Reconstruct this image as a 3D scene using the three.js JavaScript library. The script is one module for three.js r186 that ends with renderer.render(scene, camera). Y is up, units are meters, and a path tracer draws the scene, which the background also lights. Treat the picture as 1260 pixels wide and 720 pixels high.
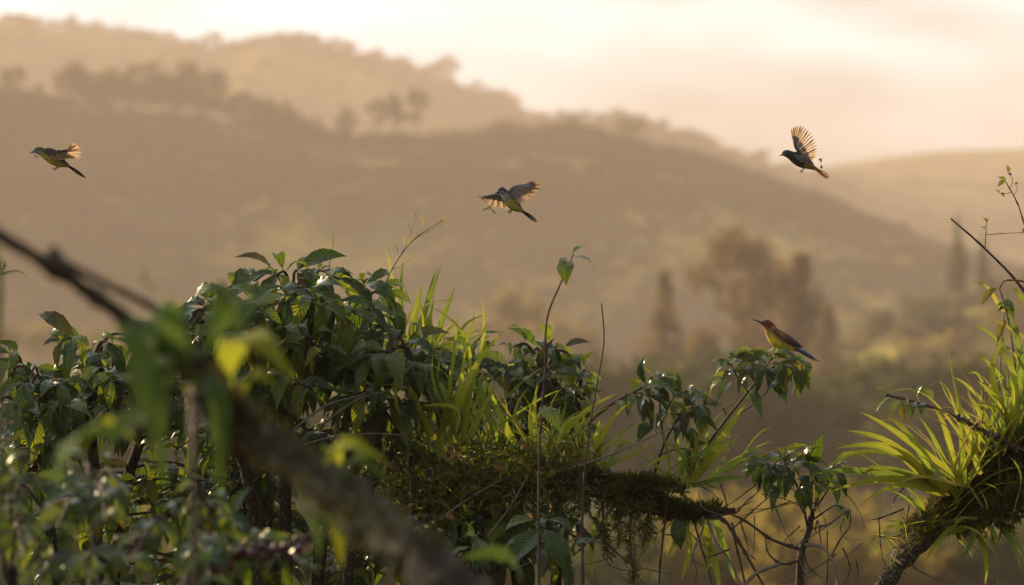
import * as THREE from 'three';
import { mergeGeometries } from 'three/addons/utils/BufferGeometryUtils.js';
import { ImprovedNoise } from 'three/addons/math/ImprovedNoise.js';

// ---------- camera, sky, sun, exposure ----------
const EYE = 1.7, FOCUS = 12, FPX = 6000;             // long lens: 6000 photo pixels per unit of slope
const renderer = new THREE.WebGLRenderer();
renderer.toneMapping = THREE.LinearToneMapping;
renderer.toneMappingExposure = 1.72;
renderer.shadowMap.enabled = true;
const scene = new THREE.Scene();
const camera = new THREE.PerspectiveCamera(2 * Math.atan(360 / FPX) * 180 / Math.PI, 1.75, 0.1, 20000);
camera.position.set(0, EYE, 0);
camera.lookAt(0, EYE, -10);
camera.focus = FOCUS;
camera.userData.fStop = 5.6;

const SUN_AZ = -46 * Math.PI / 180, SUN_EL = 19 * Math.PI / 180;   // behind the view, to the left, low
const sunDir = new THREE.Vector3(Math.sin(SUN_AZ) * Math.cos(SUN_EL), Math.sin(SUN_EL), -Math.cos(SUN_AZ) * Math.cos(SUN_EL));
const sun = new THREE.DirectionalLight(new THREE.Color().setRGB(1, 0.76, 0.42), 5);
sun.position.copy(sunDir).multiplyScalar(60).add(new THREE.Vector3(0, EYE, -FOCUS));
sun.target.position.set(0, EYE, -FOCUS);
sun.castShadow = true;
Object.assign(sun.shadow.camera, { left: -6, right: 6, top: 6, bottom: -6, near: 1, far: 140 });
sun.shadow.mapSize.set(2048, 2048);
scene.add(sun, sun.target);
scene.fog = new THREE.FogExp2(new THREE.Color().setRGB(1, 0.75, 0.59), 0.00047);

const perlin = new ImprovedNoise();
const fbm = (x, y, z, o = 4) => { let s = 0, a = 0.5; for (let i = 0; i < o; i++) { s += a * perlin.noise(x, y, z); x = x * 2.03 + 7.1; y = y * 2.03 + 3.7; z = z * 2.03 + 1.3; a *= 0.5; } return s; };
{
  const W = 2048, H = 1024, data = new Float32Array(W * H * 4);
  for (let j = 0; j < H; j++) {
    const el = ((j + 0.5) / H - 0.5) * Math.PI, y = Math.sin(el), c = Math.cos(el);
    for (let i = 0; i < W; i++) {
      const a = ((i + 0.5) / W - 0.5) * 2 * Math.PI, x = Math.cos(a) * c, z = Math.sin(a) * c;
      const cosg = x * sunDir.x + y * sunDir.y + z * sunDir.z, g = Math.acos(Math.min(1, Math.max(-1, cosg)));
      const w = Math.pow(0.5 + 0.5 * cosg, 3), glow = Math.exp(-g / 0.55), h = Math.pow(1 - Math.max(0, y), 3);
      let r = 0.11 + 1.18 * w * (0.3 + 0.7 * h) + 1.45 * glow, gr = 0.125 + 1.46 * w * (0.3 + 0.7 * h) + 1.55 * glow, b = 0.16 + 1.50 * w * (0.3 + 0.7 * h) + 1.5 * glow;
      if (y > -0.02) {                                            // thin cloud sheets, stretched along the horizon
        const n = fbm(x * 7 + 3, y * 46, z * 7, 5), n2 = fbm(x * 26, y * 110 + 5, z * 26 + 2, 4);
        const k = 1.14 - 0.62 * Math.max(0, Math.min(1, n * 2.6 + 0.25)) + 0.55 * n2;
        r *= k; gr *= k; b *= k * (1.02);
      }
      const o = (j * W + i) * 4; data[o] = r; data[o + 1] = gr; data[o + 2] = b; data[o + 3] = 1;
    }
  }
  const sky = new THREE.DataTexture(data, W, H, THREE.RGBAFormat, THREE.FloatType);
  sky.mapping = THREE.EquirectangularReflectionMapping; sky.magFilter = THREE.LinearFilter; sky.needsUpdate = true;
  scene.background = sky; scene.environment = sky;
}

// ---------- helpers ----------
let seed = 12345;
const reseed = (s) => { seed = s >>> 0; };
const rnd = () => { seed = (seed + 0x6D2B79F5) >>> 0; let t = seed; t = Math.imul(t ^ (t >>> 15), t | 1); t ^= t + Math.imul(t ^ (t >>> 7), t | 61); return ((t ^ (t >>> 14)) >>> 0) / 4294967296; };
const rr = (a, b) => a + (b - a) * rnd();
const pick = (a) => a[Math.floor(rnd() * a.length) % a.length];
const V = (x, y, z) => new THREE.Vector3(x, y, z);
const UP = V(0, 1, 0);
const at = (px, py, d = FOCUS) => V((px - 630) * d / FPX, EYE + (360 - py) * d / FPX, -d);    // a place d metres out
const near = (px, py, dz = 0) => at(px, py, FOCUS - dz);                                      // dz metres nearer than the hedge line
const lerp = (a, b, t) => a + (b - a) * t, clamp = (x, a, b) => Math.min(b, Math.max(a, x));
const rgb = (r, g, b) => new THREE.Color().setRGB(r, g, b);
const taken = {};
function numbered(n) { const k = taken[n] = (taken[n] ?? -1) + 1; return k ? `${n}_${String(k).padStart(3, '0')}` : n; }
function thing(name, label, category, pos = V(0, 0, 0), group) {
  const o = new THREE.Group(); o.name = numbered(name); o.position.copy(pos); o.userData = { label, category };
  if (group) o.userData.group = group;
  scene.add(o); return o;
}
function mesh(name, geo, mat, parent) {
  const m = new THREE.Mesh(geo, mat); m.name = name; m.castShadow = m.receiveShadow = true; (parent ?? scene).add(m); return m;
}
function structure(name, geo, mat) { const m = mesh(name, geo, mat); m.name = numbered(name); m.userData = { kind: 'structure' }; return m; }
function std(color, roughness = 0.9, extra = {}) { return new THREE.MeshPhysicalMaterial({ color, roughness, side: THREE.DoubleSide, ...extra }); }
function leafy(color, t = 0.4, extra = {}) { return std(color, 0.97, { transmission: t, thickness: 0, ior: 1.35, specularIntensity: 0.2, ...extra }); }
function texture(w, h, f, srgb = true) {
  const d = new Uint8Array(w * h * 4);
  for (let j = 0; j < h; j++) for (let i = 0; i < w; i++) { const c = f((i + 0.5) / w, (j + 0.5) / h), o = (j * w + i) * 4; for (let k = 0; k < 3; k++) d[o + k] = clamp(Math.round(255 * (c.length ? c[k] : c)), 0, 255); d[o + 3] = 255; }
  const t = new THREE.DataTexture(d, w, h); t.wrapS = t.wrapT = THREE.RepeatWrapping; t.magFilter = THREE.LinearFilter; t.minFilter = THREE.LinearFilter;
  if (srgb) t.colorSpace = THREE.SRGBColorSpace; t.needsUpdate = true; return t;
}
const tileNoise = (u, v, s, z, o = 4) => { const a = 2 * Math.PI * u, b = 2 * Math.PI * v, R = s / 6.28; return fbm(Math.cos(a) * R + 11 + Math.cos(b) * R * 0.7, Math.sin(a) * R + z + Math.sin(b) * R * 0.7, Math.cos(b) * R * 0.7 - Math.sin(b) * R, o); };

// orient so that local +Y runs base -> tip and +Z looks towards "up"
const mA = new THREE.Matrix4();
function place(m, base, tip, up, widthScale = 1) {
  const y = tip.clone().sub(base), L = y.length(); y.divideScalar(L || 1);
  const z = up.clone().addScaledVector(y, -up.dot(y)); if (z.lengthSq() < 1e-6) z.set(0.3, 0.1, 1).addScaledVector(y, -(0.3 * y.x + 0.1 * y.y + y.z)); z.normalize();
  const x = y.clone().cross(z);
  m.position.copy(base); m.quaternion.setFromRotationMatrix(mA.makeBasis(x, y, z)); m.scale.set(L * widthScale, L, L);
  return m;
}
// a tapered, slightly knotted limb through points; radii in metres at the start and the end
function limb(points, r0, r1, { sides = 7, seg = 6, knot = 0, noise = 0.12, freq = 40, close = true, origin = V(0, 0, 0) } = {}) {
  const curve = new THREE.CatmullRomCurve3(points.map((p) => p.clone().sub(origin)), false, 'centripetal');
  const n = Math.max(3, (points.length - 1) * seg), L = curve.getLength(), pos = [], uv = [], idx = [];
  let side = null; const ph = rnd() * 10;
  for (let i = 0; i <= n; i++) {
    const t = i / n, p = curve.getPoint(t), d = curve.getTangent(t);
    if (!side) side = Math.abs(d.y) < 0.9 ? V(0, 1, 0) : V(1, 0, 0);
    const s1 = side.clone().addScaledVector(d, -side.dot(d)).normalize(), s2 = d.clone().cross(s1); side = s1;
    let r = lerp(r0, r1, t); if (knot) r *= 1 + knot * Math.max(0, Math.cos(t * L * freq + ph)) ** 6;
    for (let k = 0; k <= sides; k++) {
      const a = (k % sides) / sides * 2 * Math.PI, q = r * (1 + noise * 2 * perlin.noise(Math.cos(a) * 1.5 + ph, t * L / Math.max(r0, 1e-4) * 0.35, Math.sin(a) * 1.5));
      pos.push(p.x + (s1.x * Math.cos(a) + s2.x * Math.sin(a)) * q, p.y + (s1.y * Math.cos(a) + s2.y * Math.sin(a)) * q, p.z + (s1.z * Math.cos(a) + s2.z * Math.sin(a)) * q);
      uv.push(k / sides * Math.max(1, Math.round(r0 * 6.28 / 0.06)) , t * L / 0.06);
    }
  }
  for (let i = 0; i < n; i++) for (let k = 0; k < sides; k++) { const a = i * (sides + 1) + k, b = a + sides + 1; idx.push(a, a + 1, b, a + 1, b + 1, b); }
  if (close) for (const i of [0, n]) { const c = pos.length / 3, p = curve.getPoint(i / n); pos.push(p.x, p.y, p.z); uv.push(0, 0); for (let k = 0; k < sides; k++) { const a = i * (sides + 1) + k; i ? idx.push(a, a + 1, c) : idx.push(a + 1, a, c); } }
  const g = new THREE.BufferGeometry(); g.setAttribute('position', new THREE.Float32BufferAttribute(pos, 3)); g.setAttribute('uv', new THREE.Float32BufferAttribute(uv, 2)); g.setIndex(idx); g.computeVertexNormals();
  return g;
}
// a sheet of rows x columns from a function (s across -1..1, t along 0..1) -> [x, y, z]
function sheet(cols, rows, f) {
  const pos = [], uv = [], idx = [];
  for (let j = 0; j <= rows; j++) for (let i = 0; i <= cols; i++) { const s = i / cols * 2 - 1, t = j / rows; pos.push(...f(s, t)); uv.push(i / cols, t); }
  for (let j = 0; j < rows; j++) for (let i = 0; i < cols; i++) { const a = j * (cols + 1) + i, b = a + cols + 1; idx.push(a, a + 1, b, a + 1, b + 1, b); }
  const g = new THREE.BufferGeometry(); g.setAttribute('position', new THREE.Float32BufferAttribute(pos, 3)); g.setAttribute('uv', new THREE.Float32BufferAttribute(uv, 2)); g.setIndex(idx); g.computeVertexNormals();
  return g;
}
const colours = (g, f) => { const p = g.attributes.position, c = new Float32Array(p.count * 3); for (let i = 0; i < p.count; i++) c.set(f(p.getX(i), p.getY(i), p.getZ(i), i), i * 3); g.setAttribute('color', new THREE.BufferAttribute(c, 3)); return g; };

// ---------- materials ----------
const veins = (u, v) => { const s = Math.abs(u - 0.5) * 2, ph = v * 10.5 - s * 2.2, f = ph - Math.floor(ph); return { s, f }; };
const leafMap = texture(128, 256, (u, v) => {
  const { s, f } = veins(u, v), mid = Math.exp(-((s / 0.05) ** 2)), lat = Math.exp(-((Math.min(f, 1 - f) / 0.09) ** 2)) * (1 - 0.5 * s), n = fbm(u * 9, v * 18, 3, 4), blot = fbm(u * 3 + 9, v * 6, 8, 3);
  const k = 0.90 + 0.16 * n + 0.14 * blot + 0.1 * mid + 0.06 * lat; return [k * (1 + 0.14 * mid), k, k * 0.95];
});
const wornMap = texture(128, 256, (u, v) => {
  const { s, f } = veins(u, v), mid = Math.exp(-((s / 0.05) ** 2)), n = fbm(u * 9, v * 18, 3, 4), spot = clamp((fbm(u * 7 + 4, v * 14, 15, 3) - 0.14) * 9, 0, 1), edge = clamp((s - 0.72 + 0.5 * fbm(u * 5, v * 12, 6, 3)) * 5, 0, 1);
  const k = 0.78 + 0.16 * n + 0.14 * mid, d = Math.max(spot, edge * 0.9); return [lerp(k, 0.80, d), lerp(k, 0.60, d), lerp(k * 0.95, 0.5, d)];
});
const leafBump = texture(128, 256, (u, v) => { const { s, f } = veins(u, v), mid = Math.exp(-((s / 0.07) ** 2)); return 0.2 + 0.75 * Math.pow(Math.sin(Math.PI * f), 0.6) * (1 - 0.3 * s) * (1 - mid) + 0.06 * fbm(u * 30, v * 60, 2, 3); }, false);
const grassMap = texture(32, 256, (u, v) => { const k = 0.90 + 0.1 * Math.sin(u * 60) * (u > 0.46 && u < 0.54 ? 0 : 1) + 0.12 * fbm(u * 6, v * 20, 1, 4) + (Math.abs(u - 0.5) < 0.05 ? 0.12 : 0), d = clamp((v - 0.93) * 9 + fbm(u * 4, v * 30, 7, 3) * 0.8 - 0.15, 0, 1); return [lerp(k, 0.95 * k, d), lerp(k, 0.72 * k, d), lerp(k, 0.6 * k, d)]; });
const barkMap = texture(256, 256, (u, v) => { const n = tileNoise(u, v, 10, 2, 5), l = tileNoise(u, v, 5, 31, 4), k = 0.62 + 0.55 * n, p = clamp((l - 0.04) * 5, 0, 1) * (0.8 + 0.8 * tileNoise(u, v, 20, 9, 3)); return [lerp(0.46 * k, 0.62, p), lerp(0.38 * k, 0.62, p), lerp(0.30 * k, 0.53, p)]; });
const barkBump = texture(256, 256, (u, v) => 0.5 + 0.8 * tileNoise(u, v, 14, 5, 5), false);
const coat = { specularIntensity: 0.2, clearcoat: 0.7, clearcoatRoughness: 0.32, map: leafMap, bumpMap: leafBump, bumpScale: 0.006 };
const LEAF = {
  dark: leafy(rgb(0.056, 0.10, 0.011), 0.36, coat),
  mid: leafy(rgb(0.16, 0.22, 0.015), 0.5, coat),
  young: leafy(rgb(0.30, 0.34, 0.025), 0.55, { ...coat, clearcoat: 0.4 }),
  worn: leafy(rgb(0.12, 0.125, 0.03), 0.4, { ...coat, map: wornMap, clearcoat: 0.4 }),
  yellow: leafy(rgb(0.34, 0.27, 0.03), 0.52, { ...coat, clearcoat: 0.3 }),
};
const GRASS = [rgb(0.32, 0.36, 0.035), rgb(0.42, 0.42, 0.04), rgb(0.23, 0.30, 0.04), rgb(0.48, 0.40, 0.06)].map((c) => leafy(c, 0.55, { map: grassMap }));
const STRAW = leafy(rgb(0.34, 0.25, 0.12), 0.35, { map: grassMap });
const BARK = std(0xffffff, 0.95, { map: barkMap, bumpMap: barkBump, bumpScale: 0.004 });
const DARKBARK = std(rgb(0.42, 0.36, 0.32), 0.95, { map: barkMap, bumpMap: barkBump, bumpScale: 0.003 });
const NEARBARK = std(rgb(0.42, 0.37, 0.32), 0.95, { map: barkMap, bumpMap: barkBump, bumpScale: 0.003 });
const TWIG = std(rgb(0.075, 0.05, 0.035), 0.85, { bumpMap: barkBump, bumpScale: 0.001 });
const PALETWIG = std(rgb(0.22, 0.19, 0.16), 0.85, { bumpMap: barkBump, bumpScale: 0.001 });
const BROWNTWIG = std(rgb(0.13, 0.10, 0.075), 0.9, { bumpMap: barkBump, bumpScale: 0.001 });
const GREENTWIG = std(rgb(0.10, 0.11, 0.03), 0.7);
const MOSS = leafy(rgb(0.10, 0.105, 0.025), 0.4);
const BROWNMOSS = leafy(rgb(0.10, 0.085, 0.026), 0.38);
const HANGMOSS = leafy(rgb(0.13, 0.14, 0.035), 0.4);
const LICHEN = std(rgb(0.17, 0.185, 0.14), 0.95);
const CHERRY = std(rgb(0.085, 0.012, 0.012), 0.5, { clearcoat: 0.15, clearcoatRoughness: 0.3 });

// ---------- the land ----------
const groundY = (z) => { const d = -z, k = [[-300, 0.5], [0, 0], [11, -0.1], [14, -0.35], [20, -1.4], [40, -3.5], [120, -7.6], [250, -11], [380, -13.5], [600, -18], [800, -22], [5000, -26]]; for (let i = 1; i < k.length; i++) if (d <= k[i][0]) return lerp(k[i - 1][1], k[i][1], clamp((d - k[i - 1][0]) / (k[i][0] - k[i - 1][0]), 0, 1)); return -26; };
const landMap = texture(512, 512, (u, v) => { const a = tileNoise(u, v, 9, 4, 5), b = tileNoise(u, v, 26, 17, 4), k = 0.75 + 0.5 * a + 0.4 * b, e = clamp(a * 2 + 0.3, 0, 1); return [k * lerp(0.50, 0.66, e), k * lerp(0.50, 0.60, e), k * lerp(0.30, 0.36, e)]; });
const landTex = (r) => { const t = landMap.clone(); t.repeat.set(r, r); t.needsUpdate = true; return t; };
{
  const xs = [], zs = [];
  for (let i = 0; i <= 70; i++) { const s = i / 35 - 1; xs.push(Math.sign(s) * (Math.abs(s) * 60 + Math.abs(s) ** 3 * 1000)); }
  for (let i = 0; i <= 90; i++) zs.push(300 - (i / 90) ** 2 * 300 * 0 - (i <= 45 ? i * 8 : 360 + (i - 45) ** 2 * 2.05));
  const g = new THREE.PlaneGeometry(1, 1, xs.length - 1, zs.length - 1), p = g.attributes.position, uv = g.attributes.uv;
  for (let j = 0; j < zs.length; j++) for (let i = 0; i < xs.length; i++) { const k = j * xs.length + i, x = xs[i], z = zs[j]; p.setXYZ(k, x, groundY(z) + (z < -20 ? 1.2 * fbm(x * 0.02, z * 0.02, 5) : 0.12 * fbm(x * 0.5, z * 0.5, 2)), z); uv.setXY(k, x / 40, z / 40); }
  g.computeVertexNormals();
  structure('ground', g, std(rgb(0.15, 0.15, 0.10), 1, { map: landTex(1), specularIntensity: 0.05 }));
}
function ridgeLine(profile) {
  return (px) => { const p = profile; if (px <= p[0][0]) return p[0][1]; for (let i = 1; i < p.length; i++) if (px <= p[i][0]) { let t = (px - p[i - 1][0]) / (p[i][0] - p[i - 1][0]); t = t * t * (3 - 2 * t) * 0.5 + t * 0.5; return lerp(p[i - 1][1], p[i][1], t); } return p[p.length - 1][1]; };
}
function hill(name, profile, d, front, back, color, rough, uvs, z0, drop = 5) {   // drop: photo pixels the scrub stands above the soil
  const line = ridgeLine(profile.map(([x, y]) => [x, y + drop])), nx = 170, nf = 46, nb = 10, half = 1500 * d / FPX, pos = [], uv = [], idx = [], foot = groundY(-(d - front)) - 3;
  const surf = (x, v) => {                                        // v: -1 foot facing us, 0 crest, 1 behind
    const px = 630 + x * FPX / d, crest = EYE + (360 - line(px)) * d / FPX, u = Math.abs(v);
    const fold = v < 0 ? Math.sin(u * Math.PI) : 0, h = lerp(crest, v < 0 ? foot : crest - back * 0.35, v < 0 ? u ** 1.12 : u ** 1.5);
    return V(x, h + fold * rough * (3.4 * fbm(x / d * 7 + z0, v * 1.6, z0, 3) + 0.7 * fbm(x / d * 24 + z0, v * 6, z0, 3)) + rough * 0.22 * fbm(x / d * 60, v * 14, z0 + 4, 3), -d + (v < 0 ? u * front : -u * back));
  };
  for (let j = 0; j <= nf + nb; j++) { const v = j <= nf ? -1 + j / nf : (j - nf) / nb; for (let i = 0; i <= nx; i++) { const p = surf((i / nx * 2 - 1) * half, v); pos.push(p.x, p.y, p.z); uv.push(p.x / uvs, p.z / uvs); } }
  for (let j = 0; j < nf + nb; j++) for (let i = 0; i < nx; i++) { const a = j * (nx + 1) + i, b = a + nx + 1; idx.push(a, a + 1, b, a + 1, b + 1, b); }
  const g = new THREE.BufferGeometry(); g.setAttribute('position', new THREE.Float32BufferAttribute(pos, 3)); g.setAttribute('uv', new THREE.Float32BufferAttribute(uv, 2)); g.setIndex(idx); g.computeVertexNormals();
  structure(name, g, std(color, 1, { map: landTex(1), specularIntensity: 0.05 }));
  return { surf, line, d, half, crest: (px) => surf((px - 630) * d / FPX, 0) };
}
const LAND = rgb(0.85, 0.76, 0.42);
const mainHill = hill('hill', [[-1200, 130], [-300, 92], [0, 92], [60, 104], [130, 122], [250, 132], [350, 150], [450, 162], [560, 163], [640, 152], [700, 152], [760, 160], [830, 176], [900, 197], [1000, 232], [1080, 262], [1150, 290], [1260, 322], [1600, 345], [2400, 350]], 1150, 300, 220, LAND, 8, 100, 3.1, 11);
const farRidge = hill('ridge', [[-1200, 60], [-400, 5], [0, 19], [100, 30], [200, 43], [290, 56], [340, 47], [400, 58], [480, 77], [560, 97], [620, 118], [655, 142], [720, 175], [900, 230], [2400, 260]], 2500, 700, 250, LAND, 18, 170, 8.7);
const rightRidge = hill('ridge', [[-1200, 150], [400, 170], [620, 152], [700, 138], [770, 142], [850, 164], [920, 188], [1000, 214], [1100, 248], [1260, 278], [1700, 310], [2400, 290]], 2000, 400, 200, LAND, 12, 150, 15.2);
const palestRidge = hill('ridge', [[-1200, 260], [700, 250], [930, 217], [1040, 196], [1100, 187], [1200, 180], [1280, 178], [1500, 190], [2400, 250]], 2850, 500, 150, LAND, 10, 170, 22.4);
const nearKnoll = hill('knoll', [[-1200, 560], [700, 560], [900, 520], [1000, 450], [1080, 405], [1160, 375], [1260, 345], [1500, 320], [2400, 330]], 560, 170, 100, LAND, 5, 60, 31.9);

// ---------- far trees ----------
const FAR = {
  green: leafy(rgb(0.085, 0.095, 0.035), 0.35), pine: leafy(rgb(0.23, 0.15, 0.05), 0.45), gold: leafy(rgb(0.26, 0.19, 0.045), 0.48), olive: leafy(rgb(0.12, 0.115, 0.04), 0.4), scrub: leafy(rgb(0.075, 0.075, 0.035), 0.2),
};
const FARBARK = std(rgb(0.10, 0.075, 0.055), 0.95);
// a crown of many bent leaf-spray faces gathered in clumps; unit height 1, base of the trunk at 0
function crownGeometry(kind, s, keep = 1) {
  reseed(s);
  const clumps = [], faces = [];
  if (kind === 'cone') for (let i = 0; i < 130; i++) { const t = Math.pow(rnd(), 0.8), a = rnd() * 6.283, r = (1 - t) ** 0.85 * 0.21 * Math.sqrt(rr(0.15, 1)) * (0.8 + 0.35 * Math.sin(a * 3 + t * 9)); clumps.push([Math.cos(a) * r, 0.13 + t * 0.86, Math.sin(a) * r, 0.02 + 0.055 * (1 - t)]); }
  if (kind === 'pine') { for (let k = 0; k < 15; k++) { const t = rr(0.38, 0.95), a = rnd() * 6.283, R = 0.25 * Math.sin(Math.PI * clamp((t - 0.2) / 0.86, 0, 1)) ** 0.7 * rr(0.55, 1.1), cx = Math.cos(a) * R, cz = Math.sin(a) * R; for (let i = 0; i < 11; i++) clumps.push([cx + rr(-0.085, 0.085), t + rr(-0.035, 0.05), cz + rr(-0.085, 0.085), rr(0.025, 0.055)]); } }
  if (kind === 'round') { for (let k = 0; k < 17; k++) { const a = rnd() * 6.283, b = Math.acos(rr(-0.7, 1)), R = 0.30 * rr(0.55, 1), cx = Math.cos(a) * Math.sin(b) * R, cz = Math.sin(a) * Math.sin(b) * R, cy = 0.6 + Math.cos(b) * R * 1.15; for (let i = 0; i < 9; i++) clumps.push([cx + rr(-0.09, 0.09), cy + rr(-0.07, 0.07), cz + rr(-0.09, 0.09), rr(0.035, 0.07)]); } }
  if (kind === 'bush') { for (let k = 0; k < 12; k++) { const a = rnd() * 6.283, R = 0.55 * Math.sqrt(rnd()), cx = Math.cos(a) * R, cz = Math.sin(a) * R, cy = (1 - R * R * 1.6) * rr(0.35, 0.85); for (let i = 0; i < 8; i++) clumps.push([cx + rr(-0.14, 0.14), Math.max(0.06, cy + rr(-0.16, 0.14)), cz + rr(-0.14, 0.14), rr(0.08, 0.14)]); } }
  for (const [x, y, z, r] of clumps) for (let i = 0; i < 9; i++) if (rnd() < keep) faces.push([x + rr(-r, r), y + rr(-r, r), z + rr(-r, r), r * rr(0.35, 0.75) / Math.sqrt(keep)]);
  const pos = [], idx = [];
  const q = new THREE.Quaternion(), e = new THREE.Euler(), v = V(0, 0, 0);
  for (const [x, y, z, r] of faces) {
    q.setFromEuler(e.set(rr(-1.2, 1.2), rnd() * 6.283, rr(-1.2, 1.2))); const b = pos.length / 3;
    for (const [a, c, h] of [[-1, 0, 0], [-0.2, -0.7, 0.35], [0.9, -0.15, 0], [0.25, 0.75, 0.3]]) { v.set(a * r, h * r, c * r).applyQuaternion(q); pos.push(x + v.x, y + v.y, z + v.z); }
    idx.push(b, b + 1, b + 2, b, b + 2, b + 3);
  }
  const g = new THREE.BufferGeometry(); g.setAttribute('position', new THREE.Float32BufferAttribute(pos, 3)); g.setIndex(idx); g.computeVertexNormals(); return g;
}
function trunkGeometry(kind, s) {
  reseed(s + 77);
  const top = { cone: 0.93, pine: 0.86, round: 0.62, bush: 0.4 }[kind], r = { cone: 0.018, pine: 0.022, round: 0.024, bush: 0.03 }[kind], parts = [limb([V(0, -0.06, 0), V(rr(-0.01, 0.01), top * 0.5, 0), V(0, top, 0)], r, r * 0.2, { sides: 6 })];
  for (let i = 0; i < (kind === 'cone' ? 6 : 9); i++) { const a = rnd() * 6.283, y = rr(0.3, 0.8) * top, l = kind === 'cone' ? 0.1 : kind === 'bush' ? 0.3 : 0.22; parts.push(limb([V(0, y, 0), V(Math.cos(a) * l * 0.5, y + l * 0.35, Math.sin(a) * l * 0.5), V(Math.cos(a) * l, y + l * 0.55, Math.sin(a) * l)], r * 0.5, r * 0.12, { sides: 4, seg: 3 })); }
  return mergeGeometries(parts);
}
const KIND = {};
for (const [k, n] of [['cone', 3], ['pine', 3], ['round', 4], ['bush', 3]]) { KIND[k] = []; for (let i = 0; i < n; i++) KIND[k].push([crownGeometry(k, 100 + i * 7 + k.length), trunkGeometry(k, 200 + i * 5)]); }
function tree(name, kind, mat, pos, height, spread, label, category, group) {
  const t = thing(name, label, category, pos, group), [c, tr] = pick(KIND[kind]);
  t.rotation.y = rnd() * 6.283;
  const T = mesh('trunk', tr, FARBARK, t), C = mesh('crown', c, mat, t);
  T.scale.set(height * spread, height, height * spread); C.scale.copy(T.scale);
  return t;
}
reseed(901);
{ // trees on the crest of the main hill
  const G = 'trees along the crest of the middle hill';
  for (const [px, h, k] of [[-40, 40, 'round'], [22, 30, 'round'], [48, 26, 'round'], [92, 40, 'round'], [104, 46, 'round'], [116, 42, 'round'], [128, 36, 'pine'], [146, 44, 'pine'], [163, 40, 'round'], [178, 48, 'pine'], [196, 54, 'pine'], [212, 50, 'round'], [228, 46, 'pine'], [246, 50, 'round'], [262, 44, 'pine'], [270, 40, 'round'], [286, 34, 'round'], [300, 30, 'bush'], [334, 30, 'round'], [318, 30, 'round'], [352, 36, 'round'], [388, 30, 'round'], [560, 28, 'round'], [586, 26, 'bush'], [612, 30, 'round'], [648, 26, 'round'], [676, 22, 'bush'], [706, 26, 'round'], [738, 22, 'round'], [812, 16, 'bush'], [858, 18, 'round'], [920, 14, 'bush'], [975, 16, 'round'], [1300, 34, 'round'], [-110, 40, 'pine'], [98, 44, 'pine'], [110, 36, 'round'], [122, 46, 'round'], [137, 38, 'round'], [154, 46, 'round'], [170, 44, 'pine'], [187, 44, 'round'], [204, 46, 'round'], [220, 44, 'round'], [237, 42, 'round'], [254, 46, 'pine'], [300, 32, 'round'], [330, 28, 'bush'], [366, 30, 'bush'], [405, 26, 'bush'], [425, 28, 'round'], [545, 26, 'bush'], [600, 26, 'round'], [626, 28, 'bush'], [662, 24, 'round'], [690, 26, 'bush'], [722, 22, 'bush'], [752, 24, 'bush'], [790, 20, 'bush'], [836, 18, 'bush'], [75, 34, 'round'], [5, 30, 'round']])
    tree('crest_tree', k, pick([FAR.olive, FAR.gold, FAR.pine]), mainHill.crest(px).add(V(0, -2.2, 0)), h * 0.192 * rr(0.85, 1.8) * (px > 530 ? 0.7 : 1), k === 'bush' ? 1.2 : 0.85, 'small hazy tree in the row along the crest of the middle hill', 'tree', G);
  for (const [px, h, k] of [[462, 44, 'pine'], [484, 50, 'round'], [513, 54, 'pine']]) tree('ridge_tree', k, FAR.olive, mainHill.crest(px), h * 0.225, 0.85, 'tall tree of the isolated trio standing clear of the middle hill crest', 'tree', 'three tall trees on the middle hill');
  tree('ridge_tree', 'round', FAR.gold, mainHill.crest(774), 36 * 0.192, 1.4, 'lone round golden tree on the falling shoulder of the middle hill', 'tree');
  const G2 = 'trees along the skyline ridge';
  for (const px of [18, 40, 66, 90, 118, 150, 178, 205, 216, 232, 262, 276, 300, 318, 332, 346, 360, 376, 398, 412, 430, 447, 466, 490, 520, 585, 610, 632]) tree('skyline_tree', pick(['round', 'bush', 'round']), pick([FAR.olive, FAR.green]), farRidge.crest(px).add(V(0, -2.6, 0)), rr(15, 27) * 0.42, 1.5, 'small hazy tree on the high skyline ridge behind the middle hill', 'tree', G2);
  tree('skyline_tree', 'round', FAR.green, farRidge.crest(549).add(V(0, -2, 0)), 34 * 0.42, 1.6, 'largest rounded tree standing alone on the falling end of the skyline ridge', 'tree');
  for (const px of [670, 690, 715, 742, 760, 790, 815, 842, 870, 905, 935, 965, 1005]) tree('skyline_tree', pick(['round', 'bush']), pick([FAR.olive, FAR.green]), rightRidge.crest(px).add(V(0, -1, 0)), rr(10, 18) * 0.333, 1.9, 'tiny hazy tree on the long ridge sloping down past the middle hill', 'tree', 'trees along the sloping ridge');
}
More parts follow.
